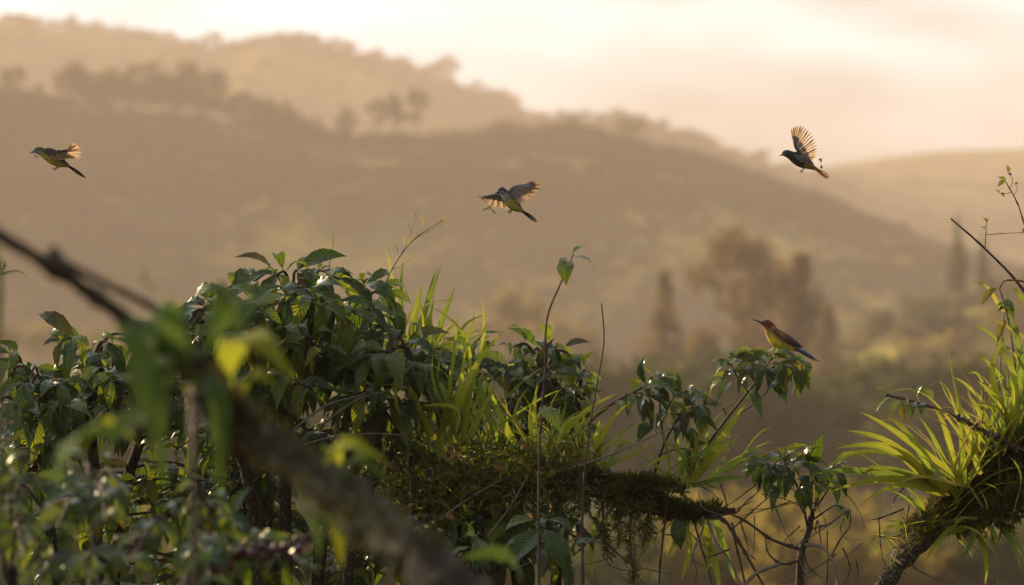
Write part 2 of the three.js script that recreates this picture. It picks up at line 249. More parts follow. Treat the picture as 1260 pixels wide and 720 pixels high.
{ // the stand of conifers in the valley, about 600 m out
  const base = (px, d) => V((px - 630) * d / FPX, groundY(-d) - 0.5, -d), hgt = (py, d) => EYE + (360 - py) * d / FPX - groundY(-d) + 0.5;
  const T = (name, k, m, px, py, d, sp, label, group) => tree(name, k, m, base(px, d), hgt(py, d), sp, label, 'tree', group);
  T('pine_tree', 'pine', FAR.pine, 908, 286, 380, 0.68, 'tallest broad-topped pine of the stand rising behind the red headed bird');
  T('pine_tree', 'pine', FAR.pine, 950, 330, 390, 0.6, 'second broad pine tucked against the tallest pine of the stand');
  T('conifer_tree', 'cone', FAR.pine, 986, 312, 375, 1.25, 'pointed conifer right beside the broad pines');
  T('conifer_tree', 'cone', FAR.pine, 816, 334, 385, 1.05, 'slim spire-shaped conifer standing apart from the broad pines');
  T('pine_tree', 'pine', FAR.pine, 866, 408, 378, 0.5, 'lower pine filling the gap between the spire conifer and the tall pine');
  T('conifer_tree', 'cone', FAR.pine, 1018, 372, 368, 1.2, 'short conifer at the end of the conifer stand');
  const G = 'broadleaf trees below the conifers';
  for (const px of [-90, -55, -25, 5, 35, 64, 95, 124, 150, 180, 208, 235, 262, 290, 322, 350, 380, 412, 440, 470, 500, 530, 556, 584, 610, 640, 668, 690, 716, 740, 768, 796, 820, 846, 872, 896, 922, 950, 976, 1002, 1030, 1056, 1082, 1108, 1134, 1160, 1186, 1212, 1240, 1268, 1300, 1340])
    T('valley_tree', 'round', pick([FAR.green, FAR.green, FAR.olive]), px + rr(-6, 6), (px < 600 ? 470 : px < 900 ? 436 : 446) + rr(-16, 14), rr(215, 260), 0.95, 'rounded tree in the dense belt below the conifers', G);
  const G1 = 'pale trees in the hazy valley';
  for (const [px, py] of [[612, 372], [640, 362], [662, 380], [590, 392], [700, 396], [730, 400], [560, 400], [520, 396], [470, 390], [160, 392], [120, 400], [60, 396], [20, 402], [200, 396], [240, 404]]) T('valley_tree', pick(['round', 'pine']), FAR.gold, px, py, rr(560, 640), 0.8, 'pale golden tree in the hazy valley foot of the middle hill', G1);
  const G2 = 'golden trees on the knoll';
  for (let i = 0; i < 46; i++) { const px = rr(1030, 1420), u = rr(0.02, 0.75), p = nearKnoll.surf((px - 630) * 560 / FPX, -u); tree('knoll_tree', pick(['round', 'bush', 'round', 'pine']), pick([FAR.gold, FAR.gold, FAR.olive]), p, rr(3, 6.5), 1.2, 'golden backlit tree on the knoll beyond the hedge', 'tree', G2); }
  for (const [px, h] of [[1178, 10.5], [1210, 7]]) tree('conifer_tree', 'cone', FAR.olive, nearKnoll.crest(px), h, 0.7, h > 9 ? 'tall slim conifer rising from the golden knoll' : 'shorter slim conifer beside the tall one on the knoll', 'tree');
  const G3 = 'sunlit bushes down the slope';
  for (let i = 0; i < 105; i++) { const px = i < 60 ? rr(760, 1330) : rr(-120, 780), d = rr(112, 150), g = V((px - 630) * d / FPX, 0, -d); g.y = groundY(-d) + 0.4; const topPy = px > 780 && px < 1080 ? rr(568, 640) : rr(600, 690), h = Math.max(1.2, EYE + (360 - topPy) * d / FPX - g.y); tree('slope_bush', 'bush', px > 780 && px < 1090 ? pick([FAR.gold, FAR.gold, FAR.olive]) : pick([FAR.olive, FAR.green, FAR.gold]), g, h, rr(0.7, 1.0), 'bush on the sunlit slope below the hedge', 'bush', G3); }  // more gold leaf colour along the middle stretch: a sunlit patch put into the colour
}
{ // scrub that covers the hillsides: nobody could count it
  reseed(4242);
  const tuft = crownGeometry('bush', 555, 0.25);
  const cover = (h, n, size, mat, name, label) => {
    const im = new THREE.InstancedMesh(tuft, mat, n), m = new THREE.Matrix4(), q = new THREE.Quaternion(), c = new THREE.Color();
    for (let i = 0; i < n; i++) {
      let p, tries = 0; do { p = h.surf(rr(-0.62, 0.62) * h.half, -Math.pow(rnd(), 1.2) * 0.97); } while (fbm(p.x / size / 26, p.z / size / 40, 3.3, 3) < rr(-0.2, 0.12) && tries++ < 4);
      const s = size * rr(0.5, 1.5); m.compose(p, q.setFromAxisAngle(UP, rnd() * 6.283), V(s * 1.4, s, s * 1.4)); im.setMatrixAt(i, m); const k = rr(0.8, 1.25); im.setColorAt(i, c.setRGB(k * rr(0.9, 1.2), k, k * 0.9));
    }
    im.name = numbered(name); im.castShadow = im.receiveShadow = true; im.userData = { kind: 'stuff', label, category: 'scrub' }; scene.add(im);
  };
  cover(mainHill, 14000, 1.5, FAR.scrub, 'hillside_scrub', 'hazy scrub covering the face of the middle hill');
  cover(farRidge, 5000, 3.2, FAR.scrub, 'hillside_scrub', 'hazy scrub covering the high skyline ridge');
  cover(rightRidge, 3500, 2.4, FAR.scrub, 'hillside_scrub', 'hazy scrub on the ridge sloping down past the middle hill');
  cover(nearKnoll, 1600, 1.2, FAR.olive, 'hillside_scrub', 'olive scrub covering the knoll beyond the hedge');
}

// ---------- leaves and blades of the hedge ----------
const LEAFGEO = [];
reseed(31);
for (let k = 0; k < 9; k++) {
  const bow = rr(0.09, 0.26), fold = rr(-0.05, 0.34), wave = rr(0.008, 0.02), ph = rnd() * 6, tw = rr(-0.35, 0.35), hw = rr(0.155, 0.19), curl = rr(0.0, 0.16);
  LEAFGEO.push(sheet(6, 24, (s, t) => {
    const body = clamp((t - 0.07) / 0.93, 0, 1), w = t < 0.07 ? 0.012 : Math.max(0.006, hw * Math.pow(Math.sin(Math.PI * Math.pow(body, 0.88)), 0.85) * (1 - 0.35 * body ** 4));
    const a = tw * t, q = w / hw, x0 = s * w, rib = t * 10.5 - Math.abs(s) * 2.2, z0 = Math.abs(s) * w * fold + wave * Math.sin(t * 30 + ph + (s > 0 ? 1.3 : 0)) * s * s * q + 0.016 * q * Math.abs(s) ** 0.5 * (1 - Math.abs(s) * 0.3) * Math.abs(Math.sin(Math.PI * rib));
    return [x0 * Math.cos(a) - z0 * Math.sin(a), t, z0 * Math.cos(a) + x0 * Math.sin(a) + bow * 4 * t * (1 - t) - curl * t * t * t * t + curl * t];
  }));
}
const BLADEGEO = [];
for (let k = 0; k < 10; k++) {
  const bow = k > 6 ? rr(0.2, 0.34) : rr(0.03, 0.16), keel = rr(0.2, 0.6), tw = rr(-0.9, 0.9);
  BLADEGEO.push(sheet(2, 12, (s, t) => { const w = 0.5 * Math.pow(Math.max(0.0, 1 - t), 0.62) * (0.55 + 1.1 * t - 0.6 * t * t) + 0.004, a = tw * t, x0 = s * w, z0 = Math.abs(s) * w * keel; return [(x0 * Math.cos(a) - z0 * Math.sin(a)), t, (z0 * Math.cos(a) + x0 * Math.sin(a)) * 0.04 + bow * 4 * t * t * (1 - t) * 1.7]; }));
}
function leaf(parent, base, tip, mat, up, width = 1) {
  const o = parent.position, m = mesh('leaf', pick(LEAFGEO), mat, parent);
  return place(m, base.clone().sub(o), tip.clone().sub(o), up ?? V(rr(-0.4, 0.4), 0.8, rr(0.3, 1.1)), width);
}
function blade(parent, base, tip, width, mat, up) {             // width in metres
  const o = parent.position, m = mesh('blade', pick(BLADEGEO), mat, parent), L = base.distanceTo(tip);
  return place(m, base.clone().sub(o), tip.clone().sub(o), up ?? V(rr(-0.7, 0.7), 0.7, rr(0.25, 1.2)), width * (L > 0.1 ? 1.5 : 1.2) / L);
}
const leafMat = () => { const r = rnd(); return r < 0.45 ? LEAF.dark : r < 0.80 ? LEAF.mid : r < 0.92 ? LEAF.worn : r < 0.985 ? LEAF.young : LEAF.yellow; };
// a leafy shoot of a coffee plant: opposite leaf pairs along the outer part of a stem; leaves arch out, older ones hang
function shoot(plant, pts, { r = 0.005, nodes = 6, from = 0.3, len = 0.095, hang = 0.55, young = 0, mat = TWIG, face = 0.75, tipPair = true } = {}) {
  mesh('branch', limb(pts, r, r * 0.45, { sides: 6, seg: 5, knot: 0.35, freq: 110, origin: plant.position }), mat, plant);
  const c = new THREE.CatmullRomCurve3(pts, false, 'centripetal');
  for (let i = 0; i < nodes; i++) {
    const t = lerp(from, 1, (i + 0.5) / nodes), p = c.getPoint(Math.min(1, t)), ax = c.getTangent(Math.min(1, t)), out = 1 - (i + 0.5) / nodes;
    const turn = (i % 2) * 1.57 + rr(-0.35, 0.35), s1 = ax.clone().cross(Math.abs(ax.y) > 0.9 ? V(1, 0, 0) : UP).normalize(), s2 = ax.clone().cross(s1).normalize();
    for (const sg of [-1, 1]) {
      if (rnd() < 0.1) continue;
      const side = s1.clone().multiplyScalar(Math.cos(turn) * sg).addScaledVector(s2, Math.sin(turn) * sg);
      const L = len * rr(0.55, 1.08) * (i === nodes - 1 ? 0.72 : 1), hg = hang * (0.2 + 1.15 * out) * rr(0.6, 1.35);
      const dir = side.clone().multiplyScalar(0.85).addScaledVector(ax, 0.35 + 0.3 * (1 - out)).addScaledVector(UP, -hg).add(V(rr(-0.15, 0.15), rr(-0.12, 0.18), rr(-0.1, 0.2))); dir.y = Math.min(dir.y, 0.1 + rr(0, 0.25)); dir.normalize();
      const outward = V(dir.x, 0, dir.z).multiplyScalar(0.8 * hg);
      leaf(plant, p, p.clone().addScaledVector(dir, L), leafMat(), V(rr(-0.45, 0.45), 0.8, face + rr(-0.35, 0.5)).add(outward), rr(0.78, 1.0));
    }
  }
  if (tipPair) for (const sg of [-1, 1]) { const p = c.getPoint(1), ax = c.getTangent(1); leaf(plant, p, p.clone().addScaledVector(ax.clone().multiplyScalar(0.8).add(V(sg * rr(0.3, 0.7), rr(0.1, 0.5), rr(-0.3, 0.3))).normalize(), len * rr(0.22, 0.4)), rnd() < 0.3 + young ? LEAF.young : LEAF.mid, V(0, 1, 0.4)); }
}
const arch = (a, b, lift = 0.04) => [a, a.clone().lerp(b, 0.5).add(V(0, lift, 0)), b];
function capLeaves(t, most = 290) {                            // past about 300 leaves, the most hidden ones become one part
  const all = t.children.filter((m) => m.name === 'leaf').sort((a, b) => b.position.z - a.position.z), by = new Map();
  for (const m of all.slice(most)) { m.updateMatrix(); if (!by.has(m.material)) by.set(m.material, []); by.get(m.material).push(m.geometry.clone().applyMatrix4(m.matrix)); t.remove(m); }
  for (const [mat, gs] of by) { const m = mesh('inner_foliage', mergeGeometries(gs), mat, t); m.userData = { kind: 'stuff' }; }
}
function bush(label, foot, stems, tips, o = {}) {
  for (const [x0, x1, y0, y1, z0, z1, n] of o.fill ?? []) for (let i = 0; i < n; i++) tips.push(near(rr(x0, x1), rr(y0, y1), rr(z0, z1)));
  const t = thing('coffee_bush', label, 'bush', V(foot.x, 0, foot.z), o.group), stemPts = [];
  for (const s of stems) { const pts = [V(s[0].x * 0.3 + foot.x * 0.7, -0.05, foot.z), ...s]; mesh('stem', limb(pts, 0.018, 0.007, { sides: 8, seg: 8, origin: t.position, knot: 0.2, freq: 70 }), DARKBARK, t); stemPts.push(new THREE.CatmullRomCurve3(pts)); }
  tips.forEach((tip) => {
    let best = null, bd = 1e9; for (const c of stemPts) for (let k = 0.3; k <= 1; k += 0.05) { const p = c.getPoint(k), d = p.distanceTo(tip) + Math.max(0, p.y - tip.y + 0.03) * 3; if (d < bd) { bd = d; best = p; } }
    shoot(t, arch(best, tip, 0.03 + bd * 0.12), { nodes: clamp(Math.round(bd / 0.035), 3, 7), from: clamp(1 - 0.26 / bd, 0.15, 0.7), ...o });
  });
  capLeaves(t);
  return t;
}
const N = near;

// ---------- the hedge of coffee bushes ----------
reseed(1001);
bush('dark coffee bush with drooping leaves standing alone beside the tall domed coffee bush', N(120, 900, -0.05), [[N(118, 620, 0), N(112, 520, 0), N(110, 450, 0)], [N(150, 620, -0.1), N(180, 520, -0.1), N(195, 450, -0.1)], [N(60, 640, 0), N(40, 540, 0.1), N(30, 470, 0)]],
  [[12, 436, 0.05], [75, 420, 0.1], [100, 432, -0.1], [138, 424, 0.05], [160, 412, 0], [185, 422, -0.1], [210, 432, 0.1], [30, 470, 0.15], [85, 470, 0.18], [140, 470, 0.2], [200, 475, 0.15], [-20, 450, 0], [-15, 500, 0.1], [40, 515, 0.15], [90, 510, 0.2], [165, 515, 0.18], [225, 500, 0.1], [60, 550, 0.15], [10, 560, 0.15], [235, 460, -0.15], [120, 480, -0.2], [50, 470, -0.2], [190, 480, -0.25]].map((a) => N(...a)), { len: 0.125, hang: 1.1, young: 0.06, fill: [[0, 230, 450, 520, -0.15, 0.1, 14], [-30, 120, 510, 600, -0.2, 0.1, 8], [140, 250, 470, 520, -0.2, 0.1, 5]] });
bush('tall domed coffee bush with glossy hanging leaves, highest of the hedge', N(360, 900, 0), [[N(352, 640, 0), N(350, 500, 0), N(362, 350, 0)], [N(400, 620, -0.1), N(430, 500, -0.1), N(448, 380, -0.1)], [N(310, 620, 0.05), N(280, 500, 0.1), N(262, 400, 0.1)], [N(440, 640, 0.1), N(490, 540, 0.1), N(520, 470, 0.1)]],
  [[232, 388, 0.12], [255, 372, 0], [285, 352, 0.05], [312, 346, -0.1], [340, 338, 0.05], [366, 334, 0], [392, 336, -0.05], [418, 344, 0.1], [448, 352, 0], [472, 362, -0.1], [270, 405, 0.2], [310, 385, 0.22], [352, 372, 0.22], [395, 378, 0.24], [430, 388, 0.2], [465, 400, 0.1], [245, 440, 0.15], [300, 430, 0.26], [350, 425, 0.28], [400, 432, 0.26], [450, 440, 0.22], [490, 425, 0.1], [500, 460, 0.15], [330, 475, 0.26], [385, 480, 0.26], [430, 490, 0.22], [480, 500, 0.18], [520, 480, 0.1], [280, 480, 0.2], [345, 400, -0.2], [400, 400, -0.2], [300, 420, -0.2], [450, 440, -0.2], [530, 440, -0.1], [545, 470, 0.05]].map((a) => N(...a)), { len: 0.142, hang: 1.25, young: 0.12, fill: [[250, 470, 370, 470, -0.2, 0.15, 22], [260, 540, 440, 560, -0.25, 0.1, 22]] });
bush('coffee bush with crowded glossy leaves rising behind the tall grass blades', N(640, 900, -0.25), [[N(640, 640, -0.25), N(650, 540, -0.25), N(672, 450, -0.25)], [N(600, 640, -0.3), N(590, 540, -0.3), N(585, 460, -0.3)], [N(690, 640, -0.3), N(700, 540, -0.3), N(712, 480, -0.3)]],
  [[572, 436, -0.3], [600, 430, -0.25], [628, 428, -0.2], [655, 432, -0.25], [685, 428, -0.2], [708, 440, -0.25], [728, 462, -0.2], [600, 470, -0.1], [640, 470, -0.1], [675, 470, -0.1], [705, 490, -0.15], [580, 500, -0.1], [625, 510, -0.1], [665, 515, -0.15], [690, 530, -0.2], [555, 450, -0.3], [545, 500, -0.2], [610, 540, -0.15], [725, 500, -0.3]].map((a) => N(...a)), { len: 0.1, hang: 0.6, young: 0.1, fill: [[560, 720, 450, 540, -0.4, -0.15, 16]] });
bush('low coffee bush forming the shaded dark base of the hedge under the domed bush', N(430, 980, -0.3), [[N(430, 720, -0.3), N(430, 640, -0.3), N(430, 580, -0.3)], [N(330, 720, -0.3), N(310, 640, -0.3), N(300, 560, -0.3)], [N(540, 740, -0.3), N(560, 660, -0.3), N(560, 590, -0.3)]],
  [[270, 560, -0.1], [320, 540, -0.15], [370, 545, -0.1], [420, 540, -0.15], [470, 545, -0.1], [520, 545, -0.2], [290, 610, -0.05], [345, 600, -0.05], [400, 600, -0.05], [455, 605, -0.1], [510, 600, -0.15], [560, 600, -0.2], [610, 610, -0.25], [300, 665, -0.05], [360, 660, 0], [420, 665, -0.05], [480, 665, -0.1], [540, 670, -0.15], [600, 670, -0.2], [650, 650, -0.25], [690, 690, -0.25], [350, 710, -0.05], [430, 715, -0.05], [510, 720, -0.1], [590, 720, -0.15]].map((a) => N(...a)), { len: 0.105, hang: 0.8, young: 0, fill: [[240, 640, 540, 730, -0.6, -0.2, 44], [0, 330, 600, 740, -0.4, 0.1, 34], [170, 330, 480, 640, -0.4, -0.05, 16], [420, 720, 610, 740, -0.5, -0.1, 30]] });
bush('slightly blurred coffee bush with red cherries in front of the hedge', N(110, 960, 3.8), [[N(110, 760, 3.8), N(120, 680, 3.8), N(110, 610, 3.8)], [N(220, 760, 3.8), N(240, 690, 3.8), N(260, 640, 3.8)], [N(20, 760, 3.8), N(10, 690, 3.8), N(10, 620, 3.8)]],
  [[20, 590, 2.3], [60, 600, 2.2], [105, 585, 2.1], [150, 600, 2.3], [10, 640, 2.4], [70, 650, 2.5], [130, 640, 2.5], [230, 620, 2.3], [280, 640, 2.3], [30, 690, 2.5], [160, 690, 2.6], [290, 690, 2.4], [340, 670, 2.2], [380, 700, 2.3], [-20, 610, 2.2], [260, 715, 2.6], [120, 730, 2.6], [40, 735, 2.6]].map((a) => N(a[0], a[1], a[2] + 1.6)), { len: 0.08, hang: 0.85, young: 0.02 });

function cherries(plant, pts, n, spread, r = 0.0065, mat = CHERRY) {
  const c = new THREE.CatmullRomCurve3(pts);
  for (let i = 0; i < n; i++) { const q = rnd(), p = c.getPoint(clamp((Math.floor(q * 6) + 0.5) / 6 + rr(-0.045, 0.045), 0, 1)).add(V(rr(-1, 1), rr(-1, 1), rr(-1, 1)).normalize().multiplyScalar(spread * rr(0.6, 1.5))); const m = mesh('cherry', CHERRYGEO, mat, plant); m.position.copy(p.sub(plant.position)); m.scale.setScalar(r * rr(0.55, 1.2)); m.rotation.set(rnd() * 6, rnd() * 6, rnd() * 6); }
}
const CHERRYGEO = new THREE.LatheGeometry([[0.001, -1.0], [0.35, -1.02], [0.75, -0.72], [0.95, -0.2], [0.93, 0.3], [0.68, 0.78], [0.3, 1.0], [0.17, 0.97], [0.14, 1.06], [0.001, 1.04]].map(([x, y]) => new THREE.Vector2(x, y)), 10);
function fruitBranch(label, pts, n, o = {}) {
  const t = thing('fruiting_branch', label, 'branch', pts[0].clone());
  mesh('branch', limb(pts, o.r ?? 0.006, 0.003, { sides: 6, knot: 0.5, freq: 140, origin: t.position }), o.mat ?? TWIG, t);
  cherries(t, pts.slice(o.skip ?? 0), n, o.spread ?? 0.011, o.size ?? 0.0065, o.cherry ?? CHERRY);
  return t;
}
fruitBranch('branch of ripe red cherries among the blurred leaves at the foot of the hedge', [N(250, 705, 4.0), N(300, 680, 4.0), N(345, 676, 4.0), N(395, 650, 3.9)], 46, { spread: 0.013, size: 0.0072 });
fruitBranch('short cluster of dull red cherries between dark leaves below the lone coffee bush', [N(120, 690, 4), N(150, 672, 4), N(185, 676, 4)], 22);
fruitBranch('small cluster of dark cherries hanging in the gap of the lone coffee bush', [N(8, 590, 0.1), N(35, 578, 0.1), N(52, 582, 0.1)], 14);

// ---------- mossy limbs ----------
const SHARD = sheet(2, 4, (s, t) => { const w = 0.16 * Math.sin(Math.PI * clamp(t * 0.85 + 0.12, 0, 1)); return [s * w, t, Math.abs(s) * w * 0.5 + 0.25 * t * t]; });
const CURLY = sheet(2, 6, (s, t) => { const w = 0.2 * (0.5 + 0.5 * Math.sin(t * 14)) + 0.06; return [s * w, t * 0.8, 0.3 * Math.sin(t * 3.2) + Math.abs(s) * w * 0.6]; });
function fuzz(parent, name, geo, mat, n, f) {                   // uncountable growth: one part of kind stuff
  const im = new THREE.InstancedMesh(geo, mat, n), m = new THREE.Object3D(), c = new THREE.Color();
  for (let i = 0; i < n; i++) { const { p, dir, len, w = 1 } = f(i); place(m, p.clone().sub(parent.position), p.clone().addScaledVector(dir, len).sub(parent.position), V(rr(-1, 1), rr(-1, 1), rr(-1, 1)), w); m.updateMatrix(); im.setMatrixAt(i, m.matrix); const k = rr(0.55, 1.35); im.setColorAt(i, c.setRGB(k * rr(0.85, 1.2), k, k * rr(0.7, 1.1))); }
  im.name = name; im.userData = { kind: 'stuff' }; im.castShadow = im.receiveShadow = true; parent.add(im); return im;
}
const rdir = () => V(rr(-1, 1), rr(-1, 1), rr(-1, 1)).normalize();
function mossAlong(parent, pts, r, n, mat, { len = [0.008, 0.022], upBias = 0.5, down = 0, name = 'moss', geo = SHARD, w = 0.55, range = [0, 1] } = {}) {
  const c = new THREE.CatmullRomCurve3(pts);
  return fuzz(parent, name, geo, mat, n, () => { const d = rdir().addScaledVector(UP, upBias).normalize(), t = rr(...range), p = c.getPoint(t).addScaledVector(d, (Array.isArray(r) ? lerp(r[0], r[1], t) : r) * rr(0.7, 1.15)); return { p, dir: d.clone().add(rdir().multiplyScalar(0.7)).addScaledVector(UP, -down).normalize(), len: rr(...len), w }; });
}
reseed(2002);
const midLimbPts = [N(420, 648, -0.15), N(500, 628, -0.1), N(580, 606, -0.05), N(660, 592, 0), N(740, 600, 0), N(800, 622, 0), N(845, 634, 0), N(905, 628, 0)];
const midLimb = thing('mossy_branch', 'thick mossy limb reaching out of the hedge, bearing moss, lichen and grass', 'branch', midLimbPts[0].clone());
mesh('bark', limb(midLimbPts, 0.04, 0.008, { sides: 10, seg: 8, noise: 0.3, origin: midLimb.position }), DARKBARK, midLimb);
mossAlong(midLimb, midLimbPts, [0.042, 0.008], 5200, BROWNMOSS, { len: [0.008, 0.028], upBias: 0.25, range: [0, 0.9] });
mossAlong(midLimb, midLimbPts, [0.045, 0.01], 4600, MOSS, { len: [0.01, 0.034], upBias: 1.2, range: [0.1, 0.95] });
mossAlong(midLimb, midLimbPts.slice(2, 5), [0.05, 0.045], 1300, LICHEN, { len: [0.01, 0.026], upBias: 0.4, name: 'lichen', geo: CURLY });
mossAlong(midLimb, [N(760, 612, 0.04), N(790, 600, 0.04), N(830, 608, 0.02)], 0.022, 1100, MOSS, { len: [0.01, 0.032], upBias: 0.9 });
{ // moss beards hanging from the limb
  for (const [x, y0, y1, n] of [[744, 606, 684, 260], [757, 604, 668, 200], [766, 606, 640, 120], [796, 612, 668, 240], [786, 614, 650, 140], [777, 615, 720, 300], [690, 600, 636, 110], [720, 604, 628, 90], [640, 604, 640, 120]]) {
    const pts = [N(x, y0, 0.05), N(x + rr(-4, 4), (y0 + y1) / 2, 0.05), N(x + rr(-6, 6), y1, 0.05)];
    mesh('moss_core', limb(pts, 0.004, 0.0015, { origin: midLimb.position }), TWIG, midLimb);
    mossAlong(midLimb, pts, [0.011, 0.005], n, HANGMOSS, { len: [0.008, 0.026], upBias: 0, down: 0.7, name: 'hanging_moss' });
  }
}
const rightLimbPts = [N(1072, 760, 0.02), N(1096, 708, 0.02), N(1128, 668, 0.02), N(1168, 634, 0), N(1210, 600, -0.02), N(1262, 560, -0.03), N(1330, 520, -0.05)];
const rightLimb = thing('mossy_branch', 'pale lichened limb climbing from below into a mossy crown of bright grass', 'branch', rightLimbPts[0].clone());
mesh('bark', limb(rightLimbPts, 0.019, 0.038, { sides: 12, seg: 10, noise: 0.36, origin: rightLimb.position }), BARK, rightLimb);
mossAlong(rightLimb, rightLimbPts, [0.020, 0.038], 1000, LICHEN, { len: [0.006, 0.016], upBias: 0.2, range: [0.05, 0.55], name: 'lichen', geo: CURLY });
mossAlong(rightLimb, [N(1118, 660, 0.05), N(1135, 648, 0.05), N(1155, 632, 0.05)], 0.03, 1100, BROWNMOSS, { len: [0.006, 0.02] });
mossAlong(rightLimb, rightLimbPts.slice(3), [0.04, 0.075], 6000, BROWNMOSS, { len: [0.012, 0.05], upBias: 0.35 });
mossAlong(rightLimb, rightLimbPts.slice(3), [0.045, 0.085], 3000, MOSS, { len: [0.012, 0.04], upBias: 1 });
mossAlong(rightLimb, [N(1215, 650, 0.05), N(1240, 625, 0.05), N(1275, 610, 0.05)], 0.035, 1200, MOSS, { len: [0.012, 0.04] });

// ---------- grasses ----------
function tuft(label, base, list, n, o = {}) {                   // list: hand-placed blades [tip px, tip py, width px, dz, base dx px]; then n loose ones
  const b = N(...base), t = thing('grass_tuft', label, 'grass', b.clone());
  for (const [x, y, w, dz = 0, dx = rr(-12, 12), mat] of list) blade(t, N(base[0] + dx + rr(-1, 1) * (o.jit ?? 10), base[1] + rr(-6, 8) - rr(-1, 1) * (o.jit ?? 0) * 0.4, base[2] + rr(-0.05, 0.05)), N(x, y, base[2] + dz), w * 0.002, mat ?? pick(GRASS.slice(0, 3)));
  for (let i = 0; i < n; i++) {
    const a = rr(-1, 1), e = rr(0, 1), L = rr(...(o.len ?? [0.06, 0.2])), d = V(a * (o.spread ?? 1) + (o.lean ?? 0), 0.9 - 0.45 * e - Math.abs(a) * (o.flat ?? 0.3), rr(-0.6, 0.6)).normalize();
    const s = (o.along ? N(...o.along[0]).lerp(N(...o.along[1]), rnd()) : b.clone()).add(V(rr(-1, 1) * (o.w ?? 0.03), rr(-0.3, 0.5) * (o.h ?? 0.02), rr(-0.04, 0.04)));
    blade(t, s, s.clone().addScaledVector(d, L), rr(...(o.width ?? [0.003, 0.009])), rnd() < (o.dry ?? 0.22) ? pick([GRASS[3], STRAW]) : pick(GRASS.slice(0, 3)));
  }
  return t;
}
reseed(3003);
tuft('tall broad-bladed grass clump growing in front of the crowded coffee bush', [560, 548, 0.12], [[591, 362, 11, 0.1, 4], [520, 372, 9, 0.1, -6], [626, 400, 9, 0.12, 6], [602, 452, 12, 0.15, 40], [564, 388, 6, 0, 0], [540, 470, 9, 0.15, -10], [500, 440, 7, 0.1, -20], [588, 440, 8, 0.1, 10], [516, 500, 9, 0.2, -10], [480, 480, 8, 0.15, -20], [572, 420, 7, 0.05, 0], [550, 410, 7, 0, -5], [534, 430, 8, 0.1, 0], [612, 470, 8, 0.1, 20]], 30, { jit: 18, len: [0.1, 0.3], width: [0.002, 0.008], w: 0.1, h: 0.05, spread: 0.7 });
tuft('fresh grass clump sprouting from the middle of the mossy limb', [665, 560, 0.05], [[600, 470, 9, 0.1, -20], [632, 478, 8, 0.1, -15], [652, 475, 7, 0.05, -10], [760, 484, 9, 0.1, 0], [690, 500, 8, 0.1, 5], [640, 500, 9, 0.1, -10], [662, 470, 7, 0.05, -4], [700, 470, 5, 0, 4], [715, 505, 8, 0.1, 10]], 46, { len: [0.06, 0.2], width: [0.002, 0.007], w: 0.09, h: 0.03 });
tuft('fan of grass blades beside the upright twig on the mossy limb', [725, 575, 0.04], [[752, 500, 10, 0.05, -6], [776, 494, 8, 0.05, 10], [738, 516, 11, 0.1, 4], [700, 520, 10, 0.1, -5], [800, 518, 7, 0.1, 10], [770, 540, 7, 0, 8], [792, 552, 8, 0.1, 5]], 30, { len: [0.06, 0.19], width: [0.002, 0.006], w: 0.06 });
tuft('long arching grass clump where the mossy limb narrows, below the perched bird', [852, 592, 0.03], [[918, 496, 9, 0.05, 0], [868, 512, 9, 0.05, 2], [902, 540, 10, 0.1, 4], [930, 566, 11, 0.1, 6], [921, 590, 10, 0.1, 6], [892, 530, 8, 0, 0], [812, 540, 9, 0.1, -6], [806, 524, 8, 0.05, -10], [790, 578, 8, 0.1, -12], [888, 604, 5, 0.05, 4], [842, 520, 7, 0, -2], [858, 528, 8, 0.06, 0], [880, 556, 9, 0.1, 0], [820, 500, 5, 0, -4]], 34, { jit: 16, len: [0.06, 0.24], width: [0.0015, 0.005], w: 0.08, h: 0.04 });
tuft('long grass leaves hanging down under the mossy limb', [850, 640, -0.02], [[868, 708, 9, 0.05, 10], [838, 716, 10, 0.1, -6], [822, 690, 7, 0, -10], [885, 740, 10, 0.05, 18], [800, 720, 8, 0, -30], [730, 716, 6, 0, -110], [905, 716, 8, 0, 24]], 6, { len: [0.05, 0.1], w: 0.08, flat: 1.6 });
tuft('big bright yellow-green grass crown bursting from the mossy right-hand limb', [1180, 596, 0.04], [[1056, 506, 12, 0.1, -14], [1028, 552, 14, 0.1, -20], [1014, 578, 15, 0.15, -20], [1000, 584, 13, 0.1, -24], [1040, 530, 12, 0.12, -20], [1020, 606, 11, 0.15, -24], [1088, 508, 10, 0.1, -8], [1118, 520, 8, 0.05, -4], [1130, 512, 8, 0, 0], [1146, 498, 9, 0, 6], [1090, 556, 10, 0.1, -8], [1066, 574, 10, 0.1, -16], [1060, 620, 9, 0.1, -16], [1078, 540, 12, 0.12, -8], [1110, 556, 11, 0.1, -4], [1160, 508, 8, 0, 4], [1176, 486, 7, 0, 8], [1050, 600, 10, 0.1, -14, GRASS[3]], [1036, 590, 9, 0.08, -12, GRASS[3]], [1200, 520, 8, 0, 10], [1098, 600, 10, 0.1, -6, GRASS[3]]], 58, { jit: 26, along: [[1130, 648, 0.04], [1262, 540, 0.02]], len: [0.08, 0.34], width: [0.0015, 0.008], w: 0.04, h: 0.1, lean: -0.3, spread: 1.2, flat: 0.2, dry: 0.3 });
tuft('bright grass shoots hanging below the mossy crown, lit from behind', [1200, 640, 0.03], [[1158, 678, 13, 0.15, -6], [1150, 668, 9, 0.1, -10], [1240, 560, 12, 0.15, 40], [1140, 690, 9, 0.1, -20], [1230, 672, 10, 0.1, 20], [1212, 720, 9, 0.1, 6], [1180, 700, 9, 0.1, 0], [1256, 700, 9, 0.1, 30], [1170, 656, 10, 0.1, 0], [1196, 668, 10, 0.1, 0]], 22, { along: [[1160, 650, 0.04], [1260, 620, 0.02]], len: [0.06, 0.22], width: [0.003, 0.008], w: 0.03, flat: 1.7, lean: -0.3, dry: 0.2 });
